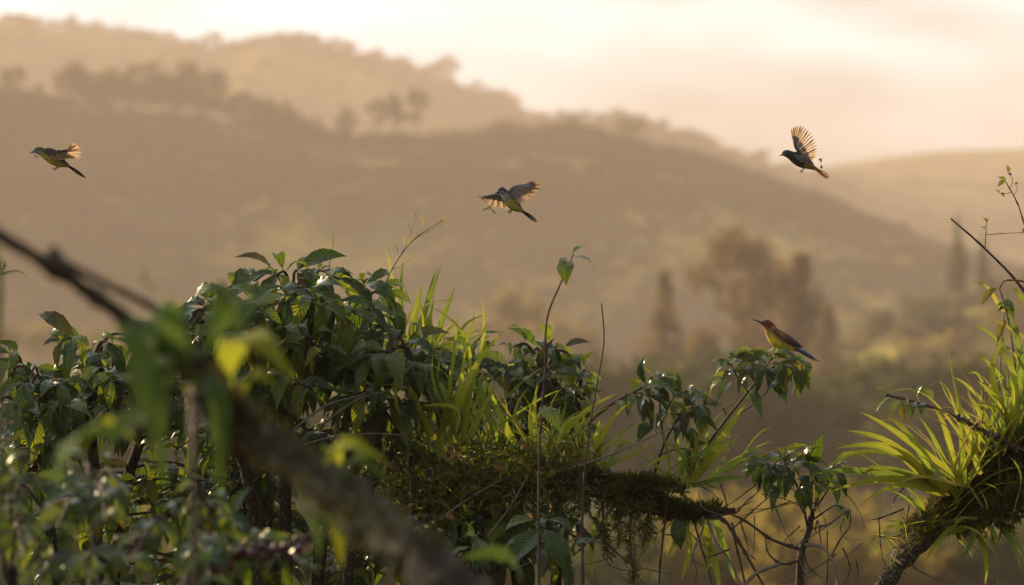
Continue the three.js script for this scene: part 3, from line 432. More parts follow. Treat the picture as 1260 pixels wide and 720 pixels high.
tuft('short ragged grass rooted along the lower lichened limb', [1140, 655, 0.03], [[1090, 640, 7], [1104, 612, 7], [1078, 664, 6], [1120, 600, 6], [1070, 690, 7], [1112, 700, 7]], 26, { along: [[1100, 700, 0.03], [1165, 636, 0.03]], len: [0.05, 0.16], width: [0.0015, 0.006], w: 0.03, spread: 1.4, lean: -0.3, dry: 0.35 });
tuft('upright bamboo-like grass with leafy stems beside the berry sprig', [1244, 560, -0.02], [[1237, 378, 13, 0.05, 4], [1256, 400, 12, 0.05, 8], [1206, 440, 13, 0.1, 0], [1202, 468, 13, 0.1, 0], [1222, 420, 12, 0.05, 2], [1200, 496, 12, 0.1, -4], [1262, 440, 14, 0.1, 8], [1216, 500, 12, 0.1, -4], [1232, 470, 12, 0.08, 0], [1272, 480, 13, 0.1, 10], [1246, 430, 10, 0, 4], [1194, 520, 12, 0.1, -6]], 40, { len: [0.08, 0.24], width: [0.004, 0.011], w: 0.06, h: 0.12 });
tuft('pale broad-leaved grass fan rising behind the domed coffee bush', [500, 470, -0.55], [[543, 326, 10, 0, 0], [538, 330, 8, 0, 6], [520, 348, 10, 0, 4], [472, 300, 8, 0, -6], [496, 320, 7, 0, 0], [560, 352, 9, 0, 10], [486, 362, 9, 0, -10], [450, 372, 8, 0, -20], [584, 382, 9, 0, 16], [510, 380, 9, 0, 0], [534, 372, 9, 0, 8], [566, 392, 8, 0, 10], [470, 352, 8, 0, -8], [528, 396, 10, 0, 0], [600, 410, 8, 0, 20]], 60, { len: [0.12, 0.26], width: [0.007, 0.017], w: 0.12, h: 0.12 });
tuft('thin grass sprouting through the tangle beneath the tall grass clump', [520, 620, 0.02], [[470, 560, 7, 0.1], [500, 570, 7, 0.1], [545, 600, 8, 0.1], [450, 600, 7, 0.1], [575, 585, 7, 0.1], [560, 640, 8, 0.1]], 60, { len: [0.04, 0.14], width: [0.003, 0.008], w: 0.14, h: 0.06, spread: 1.6, dry: 0.2 });
tuft('fine grass on the dark bank left of the lichen patch', [610, 590, 0.05], [], 90, { len: [0.03, 0.1], width: [0.002, 0.006], w: 0.12, h: 0.04, spread: 1.5, dry: 0.15 });

{ // tiny weeds and fern leaflets matted over the bank: nobody could count them
  reseed(3344);
  const w = thing('weed_mat', 'mat of tiny weeds and moss fronds covering the bank under the tall grass', 'weeds', N(600, 590, 0.05)); w.userData.kind = 'stuff';
  for (const [mat, n, l] of [[LEAF.mid, 900, [0.008, 0.022]], [MOSS, 1400, [0.01, 0.03]], [GRASS[2], 500, [0.012, 0.04]], [STRAW, 350, [0.012, 0.05]]])
    fuzz(w, 'frond', SHARD, mat, n, () => { const x = rr(470, 720), top = 548 + 14 * Math.sin(x * 0.05); return { p: N(x, top + Math.pow(rnd(), 1.3) * 95, rr(-0.12, 0.16)), dir: rdir().add(V(0, 0.8, 0.2)).normalize(), len: rr(...l), w: rr(0.6, 1.3) }; });
}

// ---------- sprigs of coffee leaves ----------
function sprig(label, root, shoots, extra = []) {
  const t = thing('coffee_sprig', label, 'plant', root.clone());
  for (const [pts, o] of shoots) shoot(t, pts, o);
  for (const [b, e, m, w = 1, up] of extra) leaf(t, b, e, m, up, w);
  return t;
}
reseed(5006);
const perch = sprig('leafy coffee sprig on a slanting twig, perch of the red headed bird', N(838, 610, 0.02), [
  [[N(920, 482, 0.02), N(906, 462, 0.05), N(900, 448, 0.06)], { nodes: 3, from: 0.3, len: 0.088, hang: 0.8, r: 0.0022 }],
  [[N(942, 452, 0.02), N(952, 446, 0.06), N(966, 448, 0.08)], { nodes: 4, from: 0.2, len: 0.088, hang: 1.2, r: 0.0022, tipPair: false }],
  [[N(936, 462, 0.02), N(930, 450, 0.06), N(926, 446, 0.09)], { nodes: 3, from: 0.2, len: 0.085, hang: 1.1, r: 0.0022, tipPair: false }],
  [[N(838, 610, 0.02), N(862, 560, 0.02), N(900, 508, 0.02), N(930, 470, 0.02), N(950, 440, 0)], { nodes: 6, from: 0.66, len: 0.101, hang: 0.75, young: 0.4, r: 0.0042 }],
  [[N(862, 562, 0.02), N(905, 512, 0.04), N(935, 492, 0.05), N(945, 480, 0.05)], { nodes: 1, from: 0.9, len: 0.072, hang: 0.6, r: 0.003, mat: PALETWIG }],
  [[N(938, 458, 0), N(960, 448, 0.02), N(985, 440, 0.02)], { nodes: 4, from: 0.2, len: 0.104, hang: 0.95, young: 0.4, r: 0.003 }],
  [[N(930, 470, 0), N(915, 450, 0.04), N(905, 440, 0.04)], { nodes: 3, from: 0.3, len: 0.094, hang: 0.7, young: 0.4, r: 0.003 }],
], [[N(928, 434), N(900, 442, 0.03), LEAF.young], [N(898, 468), N(871, 466, 0.03), LEAF.young, 0.8], [N(900, 470), N(883, 494, 0.05), LEAF.mid], [N(984, 440), N(1009, 456, 0.02), LEAF.young], [N(976, 446), N(982, 490, 0.04), LEAF.mid, 1.3, V(0.3, 0.2, 1)], [N(990, 442), N(996, 480, 0.03), LEAF.mid, 1.2, V(-0.3, 0.2, 1)], [N(948, 470), N(968, 498, 0.05), LEAF.dark, 1.3, V(0.2, 0.5, 1)], [N(940, 432), N(922, 452, 0.05), LEAF.mid, 1], [N(944, 432), N(974, 446, 0.05), LEAF.young, 0.9], [N(958, 452), N(966, 478, 0.06), STRAW, 1.3, V(0.5, 0.3, 1)], [N(962, 470), N(970, 486, 0.06), LEAF.yellow, 1]]);
perch.updateMatrixWorld(true);
for (const m of [...perch.children]) if (m.name === 'leaf') {     // the bird keeps its place: no leaf grows through it
  const p = m.geometry.attributes.position, v = V(0, 0, 0); let hit = false;
  for (let i = 0; i < p.count; i += 3) { v.fromBufferAttribute(p, i).applyMatrix4(m.matrixWorld); const x = 630 - v.x / v.z * FPX, y = 360 + (v.y - EYE) / v.z * FPX; if (x > 930 && x < 1008 && y < 425 + Math.max(0, x - 962) * 0.42) hit = true; }
  if (hit) perch.remove(m);
}
sprig('coffee sprig bending over beside the fan of grass, between the two tufts', N(700, 545, 0), [
  [[N(770, 486, 0.02), N(790, 484, 0.05), N(800, 490, 0.07)], { nodes: 4, from: 0.1, len: 0.09, hang: 1.1, r: 0.0024, tipPair: false }],
  [[N(836, 512, 0.03), N(856, 500, 0.05), N(868, 500, 0.06)], { nodes: 4, from: 0.1, len: 0.09, hang: 1.1, r: 0.0024 }],
  [[N(816, 520, 0.03), N(826, 494, 0.06), N(834, 484, 0.07)], { nodes: 4, from: 0.1, len: 0.09, hang: 1.0, r: 0.0024 }],
  [[N(810, 560, 0.02), N(840, 552, 0.04), N(862, 560, 0.05)], { nodes: 3, from: 0.3, len: 0.085, hang: 1.0, r: 0.0022 }],
  [[N(700, 545, 0), N(742, 505, 0), N(785, 480, 0.02), N(806, 468, 0.02)], { nodes: 5, from: 0.425, len: 0.104, hang: 0.8, young: 0.4, r: 0.004 }],
  [[N(800, 600, 0), N(818, 545, 0.02), N(840, 505, 0.03), N(850, 486, 0.03)], { nodes: 5, from: 0.42, len: 0.101, hang: 0.7, young: 0.4, r: 0.004 }],
  [[N(818, 545, 0), N(812, 505, 0.03), N(815, 475, 0.03)], { nodes: 4, from: 0.35, len: 0.094, hang: 0.6, young: 0.4, r: 0.003 }],
], [[N(806, 466), N(776, 462, 0.02), LEAF.young, 0.8], [N(812, 466), N(838, 466, 0.02), LEAF.mid, 0.8], [N(852, 484), N(876, 494, 0.02), LEAF.mid], [N(786, 482), N(772, 512, 0.03), LEAF.dark, 1.2, V(-0.4, 0.3, 1)], [N(806, 520), N(784, 546, 0.04), LEAF.dark, 1.3, V(-0.4, 0.3, 1)], [N(838, 524), N(856, 560, 0.05), LEAF.dark, 1.3, V(0.4, 0.2, 1)]]);
{
  const t = sprig('small coffee plant with a lichened stem and bare twigs between the two limbs', N(985, 1000, 0), [
    [[N(985, 1000, 0), N(984, 720, 0), N(986, 680, 0), N(996, 650, 0), N(1000, 628, 0)], { nodes: 1, from: 0.97, len: 0.060, r: 0.013, mat: BARK, tipPair: false }],
    [[N(994, 650, 0), N(985, 610, 0), N(972, 580, 0.02), N(962, 562, 0.02)], { nodes: 6, from: 0.4, len: 0.108, hang: 0.9, young: 0.4, r: 0.004 }],
    [[N(1000, 630, 0), N(1008, 605, 0.02), N(1000, 580, 0.02), N(985, 566, 0.02)], { nodes: 6, from: 0.4, len: 0.101, hang: 0.8, young: 0.4, r: 0.0035 }],
    [[N(1006, 622, 0), N(1020, 600, -0.02), N(1024, 580, -0.02)], { nodes: 3, from: 0.4, len: 0.094, hang: 0.6, young: 0.4, r: 0.003 }],
    [[N(972, 582, 0.02), N(950, 572, 0.05), N(934, 574, 0.06)], { nodes: 4, from: 0.15, len: 0.09, hang: 1.1, r: 0.0024 }],
    [[N(990, 600, 0.02), N(978, 576, 0.06), N(968, 570, 0.09)], { nodes: 4, from: 0.2, len: 0.09, hang: 1.2, r: 0.0024, tipPair: false }],
    [[N(1010, 596, 0.02), N(1024, 576, 0.05), N(1036, 574, 0.06)], { nodes: 3, from: 0.3, len: 0.085, hang: 0.9, r: 0.0024 }],
    [[N(1000, 640, 0), N(1030, 622, 0.03), N(1040, 630, 0.03)], { nodes: 1, from: 0.6, len: 0.072, hang: 0.6, r: 0.0025 }],
  ], [[N(948, 562), N(918, 590, 0.04), LEAF.mid, 1.2], [N(942, 556), N(916, 566, 0.02), LEAF.mid], [N(940, 566), N(926, 600, 0.05), LEAF.mid, 1.1], [N(986, 600), N(988, 632, 0.05), LEAF.dark, 1.7, V(0.1, 0.2, 1)], [N(960, 570), N(942, 616, 0.05), LEAF.dark, 1.1, V(-0.3, 0.3, 1)], [N(1014, 575), N(1016, 604, 0.05), LEAF.mid, 1.4, V(0.1, 0.3, 1)], [N(1024, 622), N(1044, 646, 0.03), LEAF.mid, 1]]);
  // its bare side branches
  const tw = (pts, r0, r1, m = TWIG) => mesh('twig', limb(pts.map((p) => N(...p)), r0, r1, { sides: 6, seg: 6, knot: 0.7, freq: 170, origin: t.position }), m, t);
  tw([[985, 676, 0], [950, 664, 0.02], [915, 640, 0.02], [868, 620, 0.01]], 0.00408, 0.00204);
  tw([[986, 670, 0], [1012, 674, 0.03], [1028, 700, 0.04], [1032, 740, 0.04]], 0.00408, 0.00272, PALETWIG);
  tw([[1020, 690, 0.03], [1034, 664, 0.02], [1046, 646, 0.02], [1046, 628, 0.02]], 0.00204, 0.00122);
  tw([[1017, 720, 0.03], [1018, 690, 0.03], [1018, 654, 0.03]], 0.00204, 0.00136);
  tw([[960, 694, 0.02], [930, 706, 0.03], [900, 740, 0.04]], 0.00408, 0.0034, PALETWIG);
  tw([[984, 690, 0], [962, 694, 0.02], [945, 680, 0.02], [942, 660, 0.02]], 0.0034, 0.00136);
  tw([[900, 652, 0.01], [925, 630, -0.01], [950, 608, -0.02]], 0.00204, 0.00122);
  tw([[1010, 668, 0], [1006, 640, -0.03], [1003, 655, -0.03]], 0.00204, 0.00136);
}
{ // the forked bare end of the middle limb
  const t = thing('bare_twigs', 'bare forked twigs drooping from the tip of the mossy middle limb', 'twig', N(880, 630, 0));
  const tw = (pts, r0, r1, m = TWIG) => mesh('twig', limb(pts.map((p) => N(...p)), r0, r1, { sides: 6, seg: 6, knot: 0.8, freq: 170, origin: t.position }), m, t);
  tw([[862, 631, 0], [890, 640, 0.01], [905, 660, 0.02], [922, 690, 0.02], [945, 730, 0.03]], 0.00544, 0.00272);
  tw([[864, 626, 0], [865, 650, 0.02], [856, 672, 0.03], [848, 700, 0.03]], 0.00272, 0.00204, PALETWIG);
  tw([[868, 630, 0], [880, 665, 0.02], [898, 690, 0.02], [915, 730, 0.03]], 0.0034, 0.00204, PALETWIG);
  tw([[900, 650, 0], [908, 680, 0.02], [914, 705, 0.02], [920, 740, 0.02]], 0.00272, 0.00204);
  tw([[852, 634, 0], [862, 670, 0.01], [874, 710, 0.01], [880, 750, 0.02]], 0.00238, 0.0017);
  tw([[895, 632, 0], [893, 615, 0.01], [884, 590, 0.02]], 0.00204, 0.00109);
  tw([[905, 632, 0], [918, 618, 0.01], [936, 600, 0.01], [930, 590, 0.01]], 0.00204, 0.00095);
  tw([[820, 622, 0.03], [816, 660, 0.04], [812, 700, 0.04], [811, 750, 0.05]], 0.00272, 0.00204);
  leaf(t, N(832, 636, 0.04), N(838, 676, 0.05), LEAF.dark, V(0, 0.2, 1), 1.5);
}
{ // more fine dead twigs and tendrils in the open tangle
  reseed(4747);
  const t = thing('tangled_twigs', 'tangle of thin brown twigs and tendrils hanging between the two mossy limbs', 'twig', N(930, 640, 0));
  for (let i = 0; i < 52; i++) {
    const x = rr(700, 1120), y = rr(590, 690), d = rr(-0.18, 0.14), a = rr(0.2, 2.9), L = rr(30, 95), cv = rr(-22, 22);
    mesh('twig', limb([N(x, y, d), N(x + Math.cos(a) * L * 0.5 + cv * 0.5, y + Math.sin(a) * L * 0.5, d + rr(-0.04, 0.04)), N(x + Math.cos(a) * L, y + Math.sin(a) * L * 0.9 + cv * 0.4, d + rr(-0.06, 0.06))], rr(0.0012, 0.0028), 0.0008, { sides: 5, seg: 5, knot: 0.9, freq: 190, origin: t.position }), pick([TWIG, TWIG, BROWNTWIG, PALETWIG]), t);
  }
}
sprig('cluster of drooping coffee leaves dangling under the mossy limb beside the moss beards', N(720, 600, -0.05), [
  [[N(720, 600, -0.05), N(716, 640, 0), N(706, 670, 0.04)], { nodes: 4, from: 0.3, len: 0.11, hang: 1.0, r: 0.003 }],
  [[N(640, 606, -0.05), N(626, 640, 0.02), N(610, 662, 0.05)], { nodes: 4, from: 0.3, len: 0.11, hang: 1.0, r: 0.003 }],
  [[N(560, 620, 0.05), N(548, 650, 0.1), N(530, 680, 0.12)], { nodes: 4, from: 0.3, len: 0.11, hang: 1.0, r: 0.003 }],
]);
sprig('drooping seedling with dark serrated leaves under the mossy limb, slightly blurred', N(665, 900, 0.8), [
  [[N(665, 900, 0.8), N(664, 740, 0.8), N(662, 690, 0.8), N(668, 645, 0.8)], { nodes: 3, from: 0.72, len: 0.1, hang: 1.2, r: 0.004, young: 0.02 }],
  [[N(640, 900, 0.75), N(610, 740, 0.8), N(590, 690, 0.8), N(580, 660, 0.8)], { nodes: 3, from: 0.7, len: 0.1, hang: 1.1, r: 0.004, young: 0.02 }],
  [[N(680, 900, 0.7), N(700, 740, 0.7), N(705, 700, 0.7), N(690, 665, 0.7)], { nodes: 3, from: 0.7, len: 0.1, hang: 1.2, r: 0.004, young: 0.02 }],
], [[N(668, 650, 0.8), N(628, 700, 0.85), LEAF.dark, 1.2], [N(668, 650, 0.8), N(704, 712, 0.85), LEAF.dark, 1.1], [N(660, 640, 0.8), N(620, 655, 0.8), LEAF.mid, 1], [N(585, 660, 0.8), N(604, 706, 0.85), LEAF.dark, 1.2], [N(672, 640, 0.8), N(706, 660, 0.8), LEAF.dark, 1]]);
reseed(6010);
for (const [label, pts] of [['long bare diagonal stem crossing under the domed coffee bush leaves', [[360, 552, 0.3], [400, 520, 0.32], [440, 492, 0.3], [480, 480, 0.25]]], ['bare stem low across the dark hollow of the hedge', [[360, 530, 0.34], [400, 500, 0.34], [450, 485, 0.32]]], ['nearly level bare stem at the bottom of the dark hollow', [[360, 552, 0.36], [400, 540, 0.36], [450, 534, 0.35], [500, 536, 0.3]]]]) {
  const t = thing('bare_twig', label, 'twig', N(...pts[0])); mesh('twig', limb(pts.map((p) => N(...p)), 0.0026, 0.0018, { knot: 0.9, freq: 170, origin: t.position }), BROWNTWIG, t);
}
{ // grey dead twigs in the tangle
  const t = thing('dead_twigs', 'grey lichened dead twigs tangled over the bank under the tall grass', 'twig', N(560, 600, 0.1));
  for (const p of [[[480, 574, 0.1], [520, 578, 0.12], [556, 584, 0.12], [590, 574, 0.1]], [[500, 614, 0.12], [545, 618, 0.12], [580, 606, 0.1], [620, 592, 0.08]], [[540, 640, 0.12], [570, 618, 0.12], [600, 600, 0.1], [640, 580, 0.08]], [[560, 572, 0.1], [600, 578, 0.1], [640, 596, 0.1], [664, 600, 0.1]], [[500, 560, 0.1], [505, 610, 0.12], [502, 650, 0.12]], [[600, 660, 0.12], [630, 620, 0.12], [650, 584, 0.1]], [[676, 582, 0.12], [716, 572, 0.12], [770, 552, 0.12], [838, 520, 0.1]], [[470, 650, 0.1], [520, 634, 0.1], [560, 640, 0.1]]])
    mesh('twig', limb(p.map((q) => N(...q)), rr(0.002, 0.004), rr(0.0012, 0.002), { knot: 0.6, freq: 130, origin: t.position }), rnd() < 0.6 ? PALETWIG : BARK, t);
}

// ---------- berry sprig and twigs on the right ----------
{
  const CH2 = std(rgb(0.075, 0.022, 0.028), 0.45, { clearcoat: 0.2 });
  const pts = [N(1262, 556, 0.06), N(1220, 535, 0.08), N(1175, 512, 0.1), N(1130, 496, 0.1), N(1090, 486, 0.1)];
  const t = fruitBranch('arching sprig strung with small dark berries over the bright grass', pts, 0, { r: 0.004 });
  cherries(t, pts.slice(0, 3), 44, 0.009, 0.0058, CH2);
  for (const [b, e, m] of [[[1092, 486], [1075, 484], LEAF.young], [[1096, 488], [1078, 508], LEAF.young], [[1110, 490], [1094, 516], LEAF.young], [[1118, 490], [1112, 520], LEAF.yellow], [[1128, 494], [1122, 518], LEAF.mid], [[1136, 496], [1138, 472], LEAF.mid], [[1140, 496], [1134, 512], LEAF.dark], [[1146, 500], [1128, 480], LEAF.mid]]) leaf(t, N(...b, 0.1), N(...e, 0.14), m, V(-0.4, 0.6, 0.6), 1.2);
}
{
  const t = thing('bare_twig', 'slim brown twig rising out of the grass into the hazy sky with small dried leaves', 'twig', N(1330, 480, 0));
  const tw = (pts, r0, r1, m = TWIG) => mesh('twig', limb(pts.map((p) => N(...p)), r0, r1, { sides: 6, origin: t.position, knot: 0.5, freq: 120 }), m, t);
  tw([[1330, 480, 0], [1260, 358, 0], [1212, 306, 0], [1170, 269, 0]], 0.0042, 0.0018);
  tw([[1212, 306, 0], [1213, 290, 0], [1214, 274, 0]], 0.0014, 0.0008, GREENTWIG);
  tw([[1214, 289, 0], [1240, 287, 0], [1275, 286, 0]], 0.0009, 0.0006, GREENTWIG);
  tw([[1282, 330, 0], [1262, 280, 0], [1252, 250, 0], [1238, 224, 0]], 0.0022, 0.0012);
  tw([[1246, 236, 0], [1240, 238, 0], [1230, 238, 0]], 0.0009, 0.0006, GREENTWIG); tw([[1243, 232, 0], [1246, 222, 0], [1241, 212, 0]], 0.0009, 0.0006, GREENTWIG); tw([[1248, 240, 0], [1252, 232, 0], [1250, 228, 0]], 0.0009, 0.0006, GREENTWIG);
  for (const [x, y, dx, dy] of [[1238, 224, -10, -6], [1230, 238, -5, -4], [1241, 212, -2, -9], [1250, 228, 4, -4], [1236, 222, -8, 8], [1214, 274, -5, -6], [1214, 274, 3, -5], [1213, 282, -6, -2], [1258, 286, 8, -6], [1240, 214, 6, 2], [1232, 237, 4, 6]]) leaf(t, N(x, y), N(x + dx, y + dy, 0.01), pick([LEAF.young, LEAF.yellow]), V(0, 0.5, 1), 1.4);
  tw([[1275, 350, 0.02], [1250, 345, 0.03], [1236, 346, 0.03], [1230, 355, 0.03]], 0.0026, 0.0016, std(rgb(0.30, 0.085, 0.03), 0.8));
  tw([[1230, 355, 0.03], [1236, 374, 0.03], [1242, 400, 0.02], [1252, 470, 0]], 0.0014, 0.002, GREENTWIG);
  for (const [b, e, m, w] of [[[1229, 354], [1208, 377], LEAF.yellow, 0.9], [[1238, 366], [1248, 392], LEAF.mid, 1.1], [[1236, 376], [1226, 378], LEAF.mid, 1], [[1238, 380], [1228, 384], LEAF.dark, 1.2], [[1240, 392], [1228, 424], LEAF.yellow, 0.8], [[1242, 400], [1256, 410], LEAF.young, 1], [[1246, 430], [1226, 440], LEAF.young, 0.9]]) leaf(t, N(...b, 0.03), N(...e, 0.05), m, V(-0.3, 0.5, 0.8), w);
}
{
  reseed(5151);
  const t = thing('leafy_shoot', 'leafy cane stems with broad yellow-green blades rising out of the bright grass', 'plant', N(1235, 580, 0));
  for (const [x0, y0, x1, y1] of [[1230, 590, 1236, 384], [1252, 590, 1262, 372], [1214, 590, 1210, 470], [1262, 600, 1290, 400]]) {
    const P0 = N(x0, y0, rr(-0.05, 0.05)), P1 = N(x1, y1, rr(-0.03, 0.06)); mesh('stem', limb([P0, P0.clone().lerp(P1, 0.5).add(V(rr(-0.01, 0.01), 0, 0)), P1], 0.0026, 0.0012, { knot: 0.6, freq: 60, origin: t.position }), GREENTWIG, t);
    for (let i = 0; i < 9; i++) { const b = P0.clone().lerp(P1, lerp(0.2, 1, i / 8)), sg = i % 2 ? 1 : -1, L = rr(0.07, 0.15); blade(t, b, b.clone().add(V(sg * L * rr(0.3, 0.75), L * rr(0.1, 0.75), rr(-0.03, 0.05))), rr(0.009, 0.016), pick([GRASS[0], GRASS[1], GRASS[1], GRASS[3]])); }
  }
}
{
  const t = thing('bare_twig', 'thin bare twig standing upright through the fan of grass', 'twig', N(716, 700, 0.25));
  mesh('twig', limb([[716, 760], [718, 620], [722, 540], [734, 480], [743, 420], [741, 373]].map(([x, y]) => N(x + Math.sin(y * 0.06) * 2, y, 0.25)), 0.0028, 0.0014, { sides: 6, knot: 0.9, freq: 120, origin: t.position }), TWIG, t);
  const s = thing('leafy_shoot', 'tall single stem ending in two green leaves, slightly blurred before the hedge', 'plant', N(664, 760, 1.1));
  mesh('stem', limb([[662, 900], [664, 640], [666, 540], [668, 460], [676, 390], [690, 348]].map(([x, y]) => N(x + Math.sin(y * 0.045) * 2.5, y, 1.1)), 0.0029, 0.0018, { sides: 7, knot: 0.7, freq: 110, origin: s.position }), TWIG, s);
  mesh('stem', limb([[690, 348], [698, 330], [706, 312]].map(([x, y]) => N(x, y, 1.1)), 0.0022, 0.0014, { origin: s.position }), TWIG, s);
  leaf(s, N(704, 316, 1.1), N(732, 336, 1.1), LEAF.mid, V(0.4, 1, 0.3), 1.5); leaf(s, N(700, 320, 1.1), N(697, 352, 1.14), LEAF.mid, V(-0.3, 0.4, 1), 1.6); leaf(s, N(704, 316, 1.1), N(722, 306, 1.08), LEAF.mid, V(0, 1, 0.3), 1.2); leaf(s, N(702, 318, 1.1), N(688, 330, 1.12), LEAF.mid, V(-0.5, 0.6, 0.6), 1.4);
  leaf(s, N(667, 500, 1.1), N(688, 530, 1.15), LEAF.mid, V(0.3, 0.5, 1), 1.4);
}
{ // flowering grass stalks behind the domed bush, and a leafy slip at the frame's edge
  reseed(7070);
  const t = thing('grass_stalk', 'thin pale grass stalk with a loose seed head above the domed bush', 'grass', N(440, 470, -0.4));
  const stalk = (pts, r) => mesh('stem', limb(pts.map((p) => N(...p, -0.4)), r, r * 0.5, { sides: 5, origin: t.position }), GREENTWIG, t);
  stalk([[440, 470], [462, 380], [482, 332], [508, 296], [546, 270]], 0.002);
  stalk([[492, 316], [500, 300], [512, 270]], 0.0008); stalk([[508, 296], [524, 286], [544, 276]], 0.0008); stalk([[482, 332], [496, 326], [506, 318]], 0.0008); stalk([[405, 440], [402, 360], [410, 296]], 0.0012);
  for (const [x, y] of [[512, 270], [505, 286], [497, 300], [544, 276], [530, 284], [546, 270], [520, 278], [506, 318], [500, 304], [410, 296], [409, 306], [407, 318], [405, 330], [490, 312], [515, 292]]) blade(t, N(x, y, -0.4), N(x + rr(-4, 5), y - rr(6, 13), -0.4), rr(0.003, 0.006), pick([GRASS[1], GRASS[3], STRAW]));
  const s = thing('leafy_shoot', 'small grassy slip poking in beside the blurred upright post', 'plant', N(-30, 350, 0));
  mesh('stem', limb([N(-60, 420, 0), N(-20, 350, 0), N(4, 330, 0)], 0.0015, 0.0008, { origin: s.position }), GREENTWIG, s);
  for (const [x, y, e, f] of [[4, 330, 8, 322], [2, 334, 10, 326], [-4, 336, 34, 342], [0, 332, 2, 320], [-6, 340, 20, 336]]) blade(s, N(x, y), N(e, f), 0.006, LEAF.mid);
}

// ---------- blurred things close to the camera ----------
{
  reseed(8080);
  const A = (x, y, d) => at(x, y, d * 1.08);
  const pts = [A(-120, 215, 4.9), A(-20, 278, 5), A(66, 330, 5.1), A(130, 374, 5.2), A(205, 432, 5.4), A(262, 485, 5.6), A(320, 540, 5.6), A(390, 592, 5.5), A(455, 640, 5.4), A(520, 694, 5.3), A(600, 770, 5.2)];
  const t = thing('near_branch', 'dark out-of-focus branch slanting down in front of the whole hedge', 'branch', pts[0].clone());
  mesh('bark', limb(pts.slice(0, 6), 0.0065, 0.0100, { sides: 9, origin: t.position, knot: 0.5, freq: 40 }), TWIG, t);
  mesh('bark', limb(pts.slice(5), 0.012, 0.029, { sides: 10, seg: 12, noise: 0.5, origin: t.position }), NEARBARK, t);
  mesh('bark', limb([A(240, 440, 5.5), A(262, 500, 5.6), A(300, 540, 5.75), A(338, 560, 5.85)], 0.014, 0.026, { sides: 9, noise: 0.35, origin: t.position }), DARKBARK, t);
  const kn = (x, y, d, r) => { const m = mesh('knot', limb([A(x - r * 0.7, y - r * 0.5, d), A(x, y, d), A(x + r * 0.7, y + r * 0.5, d)], r * d * 1.08 / FPX, r * d * 1.08 / FPX * 0.7, { sides: 8, noise: 0.4, origin: t.position }), TWIG, t); };
  kn(66, 326, 5.1, 17); kn(84, 336, 5.1, 10); kn(202, 432, 5.4, 13); kn(234, 460, 5.5, 16); kn(300, 520, 5.7, 18);
  mesh('twig', limb([A(70, 318, 5.1), A(120, 344, 5.2), A(180, 374, 5.3), A(212, 392, 5.4)], 0.0042, 0.005, { origin: t.position }), DARKBARK, t);
  mossAlong(t, pts.slice(6, 10), [0.018, 0.028], 600, LICHEN, { len: [0.008, 0.022], name: 'lichen', geo: CURLY });
  mossAlong(t, pts.slice(4, 10), [0.012, 0.027], 1100, BROWNMOSS, { len: [0.008, 0.026] });
  const NL = { dark: leafy(rgb(0.05, 0.08, 0.028), 0.35, { map: leafMap }), mid: leafy(rgb(0.10, 0.15, 0.03), 0.45, { map: leafMap }), young: leafy(rgb(0.36, 0.36, 0.03), 0.55, { map: leafMap }) };
  const lf = (b, e, m, w = 1, up) => leaf(t, A(...b), A(...e), m, up, w * 0.55);
  lf([232, 470, 5.5], [205, 600, 5.2], NL.mid, 0.9, V(-0.2, 0.3, 1)); lf([240, 480, 5.4], [190, 520, 5.1], NL.mid, 1.2, V(-0.3, 0.8, 0.6)); lf([238, 470, 5.4], [270, 620, 5.2], NL.mid, 0.6, V(0.3, 0.3, 1));
  lf([262, 430, 5.5], [230, 370, 5.4], NL.dark, 1.1, V(-0.3, 0.4, 1)); lf([250, 440, 5.5], [290, 420, 5.3], NL.mid, 1.2);
  lf([286, 478, 5.6], [362, 468, 5.4], NL.young, 1.3, V(0.1, 0.7, 1)); lf([300, 490, 5.6], [340, 476, 5.5], NL.young, 1.1, V(-0.1, 0.8, 0.6));
  lf([400, 590, 6.1], [478, 572, 6], NL.young, 1.1); lf([420, 586, 6.1], [400, 570, 6], NL.young, 1.1); lf([430, 584, 6.1], [484, 600, 6], NL.mid, 1.1);
  lf([160, 540, 5.2], [72, 608, 5], NL.mid, 0.95, V(-0.5, 1, 0.2)); lf([170, 548, 5.2], [96, 574, 5.1], NL.young, 0.6, V(-0.2, 1, 0.2)); lf([190, 540, 5.2], [118, 566, 5], NL.mid, 0.9);
  lf([200, 500, 5.2], [170, 470, 5.2], NL.dark, 1); lf([640, 720, 6.5], [560, 690, 6.4], NL.mid, 1);
  lf([380, 640, 5.8], [392, 690, 5.7], NL.mid, 1); lf([400, 630, 5.8], [420, 700, 5.7], NL.young, 0.8, V(0.3, 0.4, 1));
  mesh('twig', limb([A(236, 470, 5.5), A(238, 560, 5.4), A(240, 650, 5.4), A(236, 760, 5.4)], 0.005, 0.004, { origin: t.position }), TWIG, t);
  mesh('twig', limb([A(250, 480, 5.5), A(200, 510, 5.3), A(150, 540, 5.2)], 0.004, 0.002, { origin: t.position }), TWIG, t);
  lf([178, 356, 5.3], [176, 330, 5.3], NL.mid, 0.9); lf([184, 372, 5.3], [196, 346, 5.3], NL.mid, 0.7);
  const s = thing('upright_shoot', 'upright blurred green stem at the very edge beside the slanting branch', 'plant', A(-4, 1200, 5.6));
  mesh('stem', limb([A(-4, 1200, 5.6), A(-2, 600, 5.6), A(-2, 420, 5.6), A(-1, 322, 5.6)], 0.0052, 0.004, { origin: s.position }), GREENTWIG, s);
  leaf(s, A(-1, 325, 5.6), A(-14, 290, 5.6), LEAF.mid, V(0, 0.4, 1), 1);
}

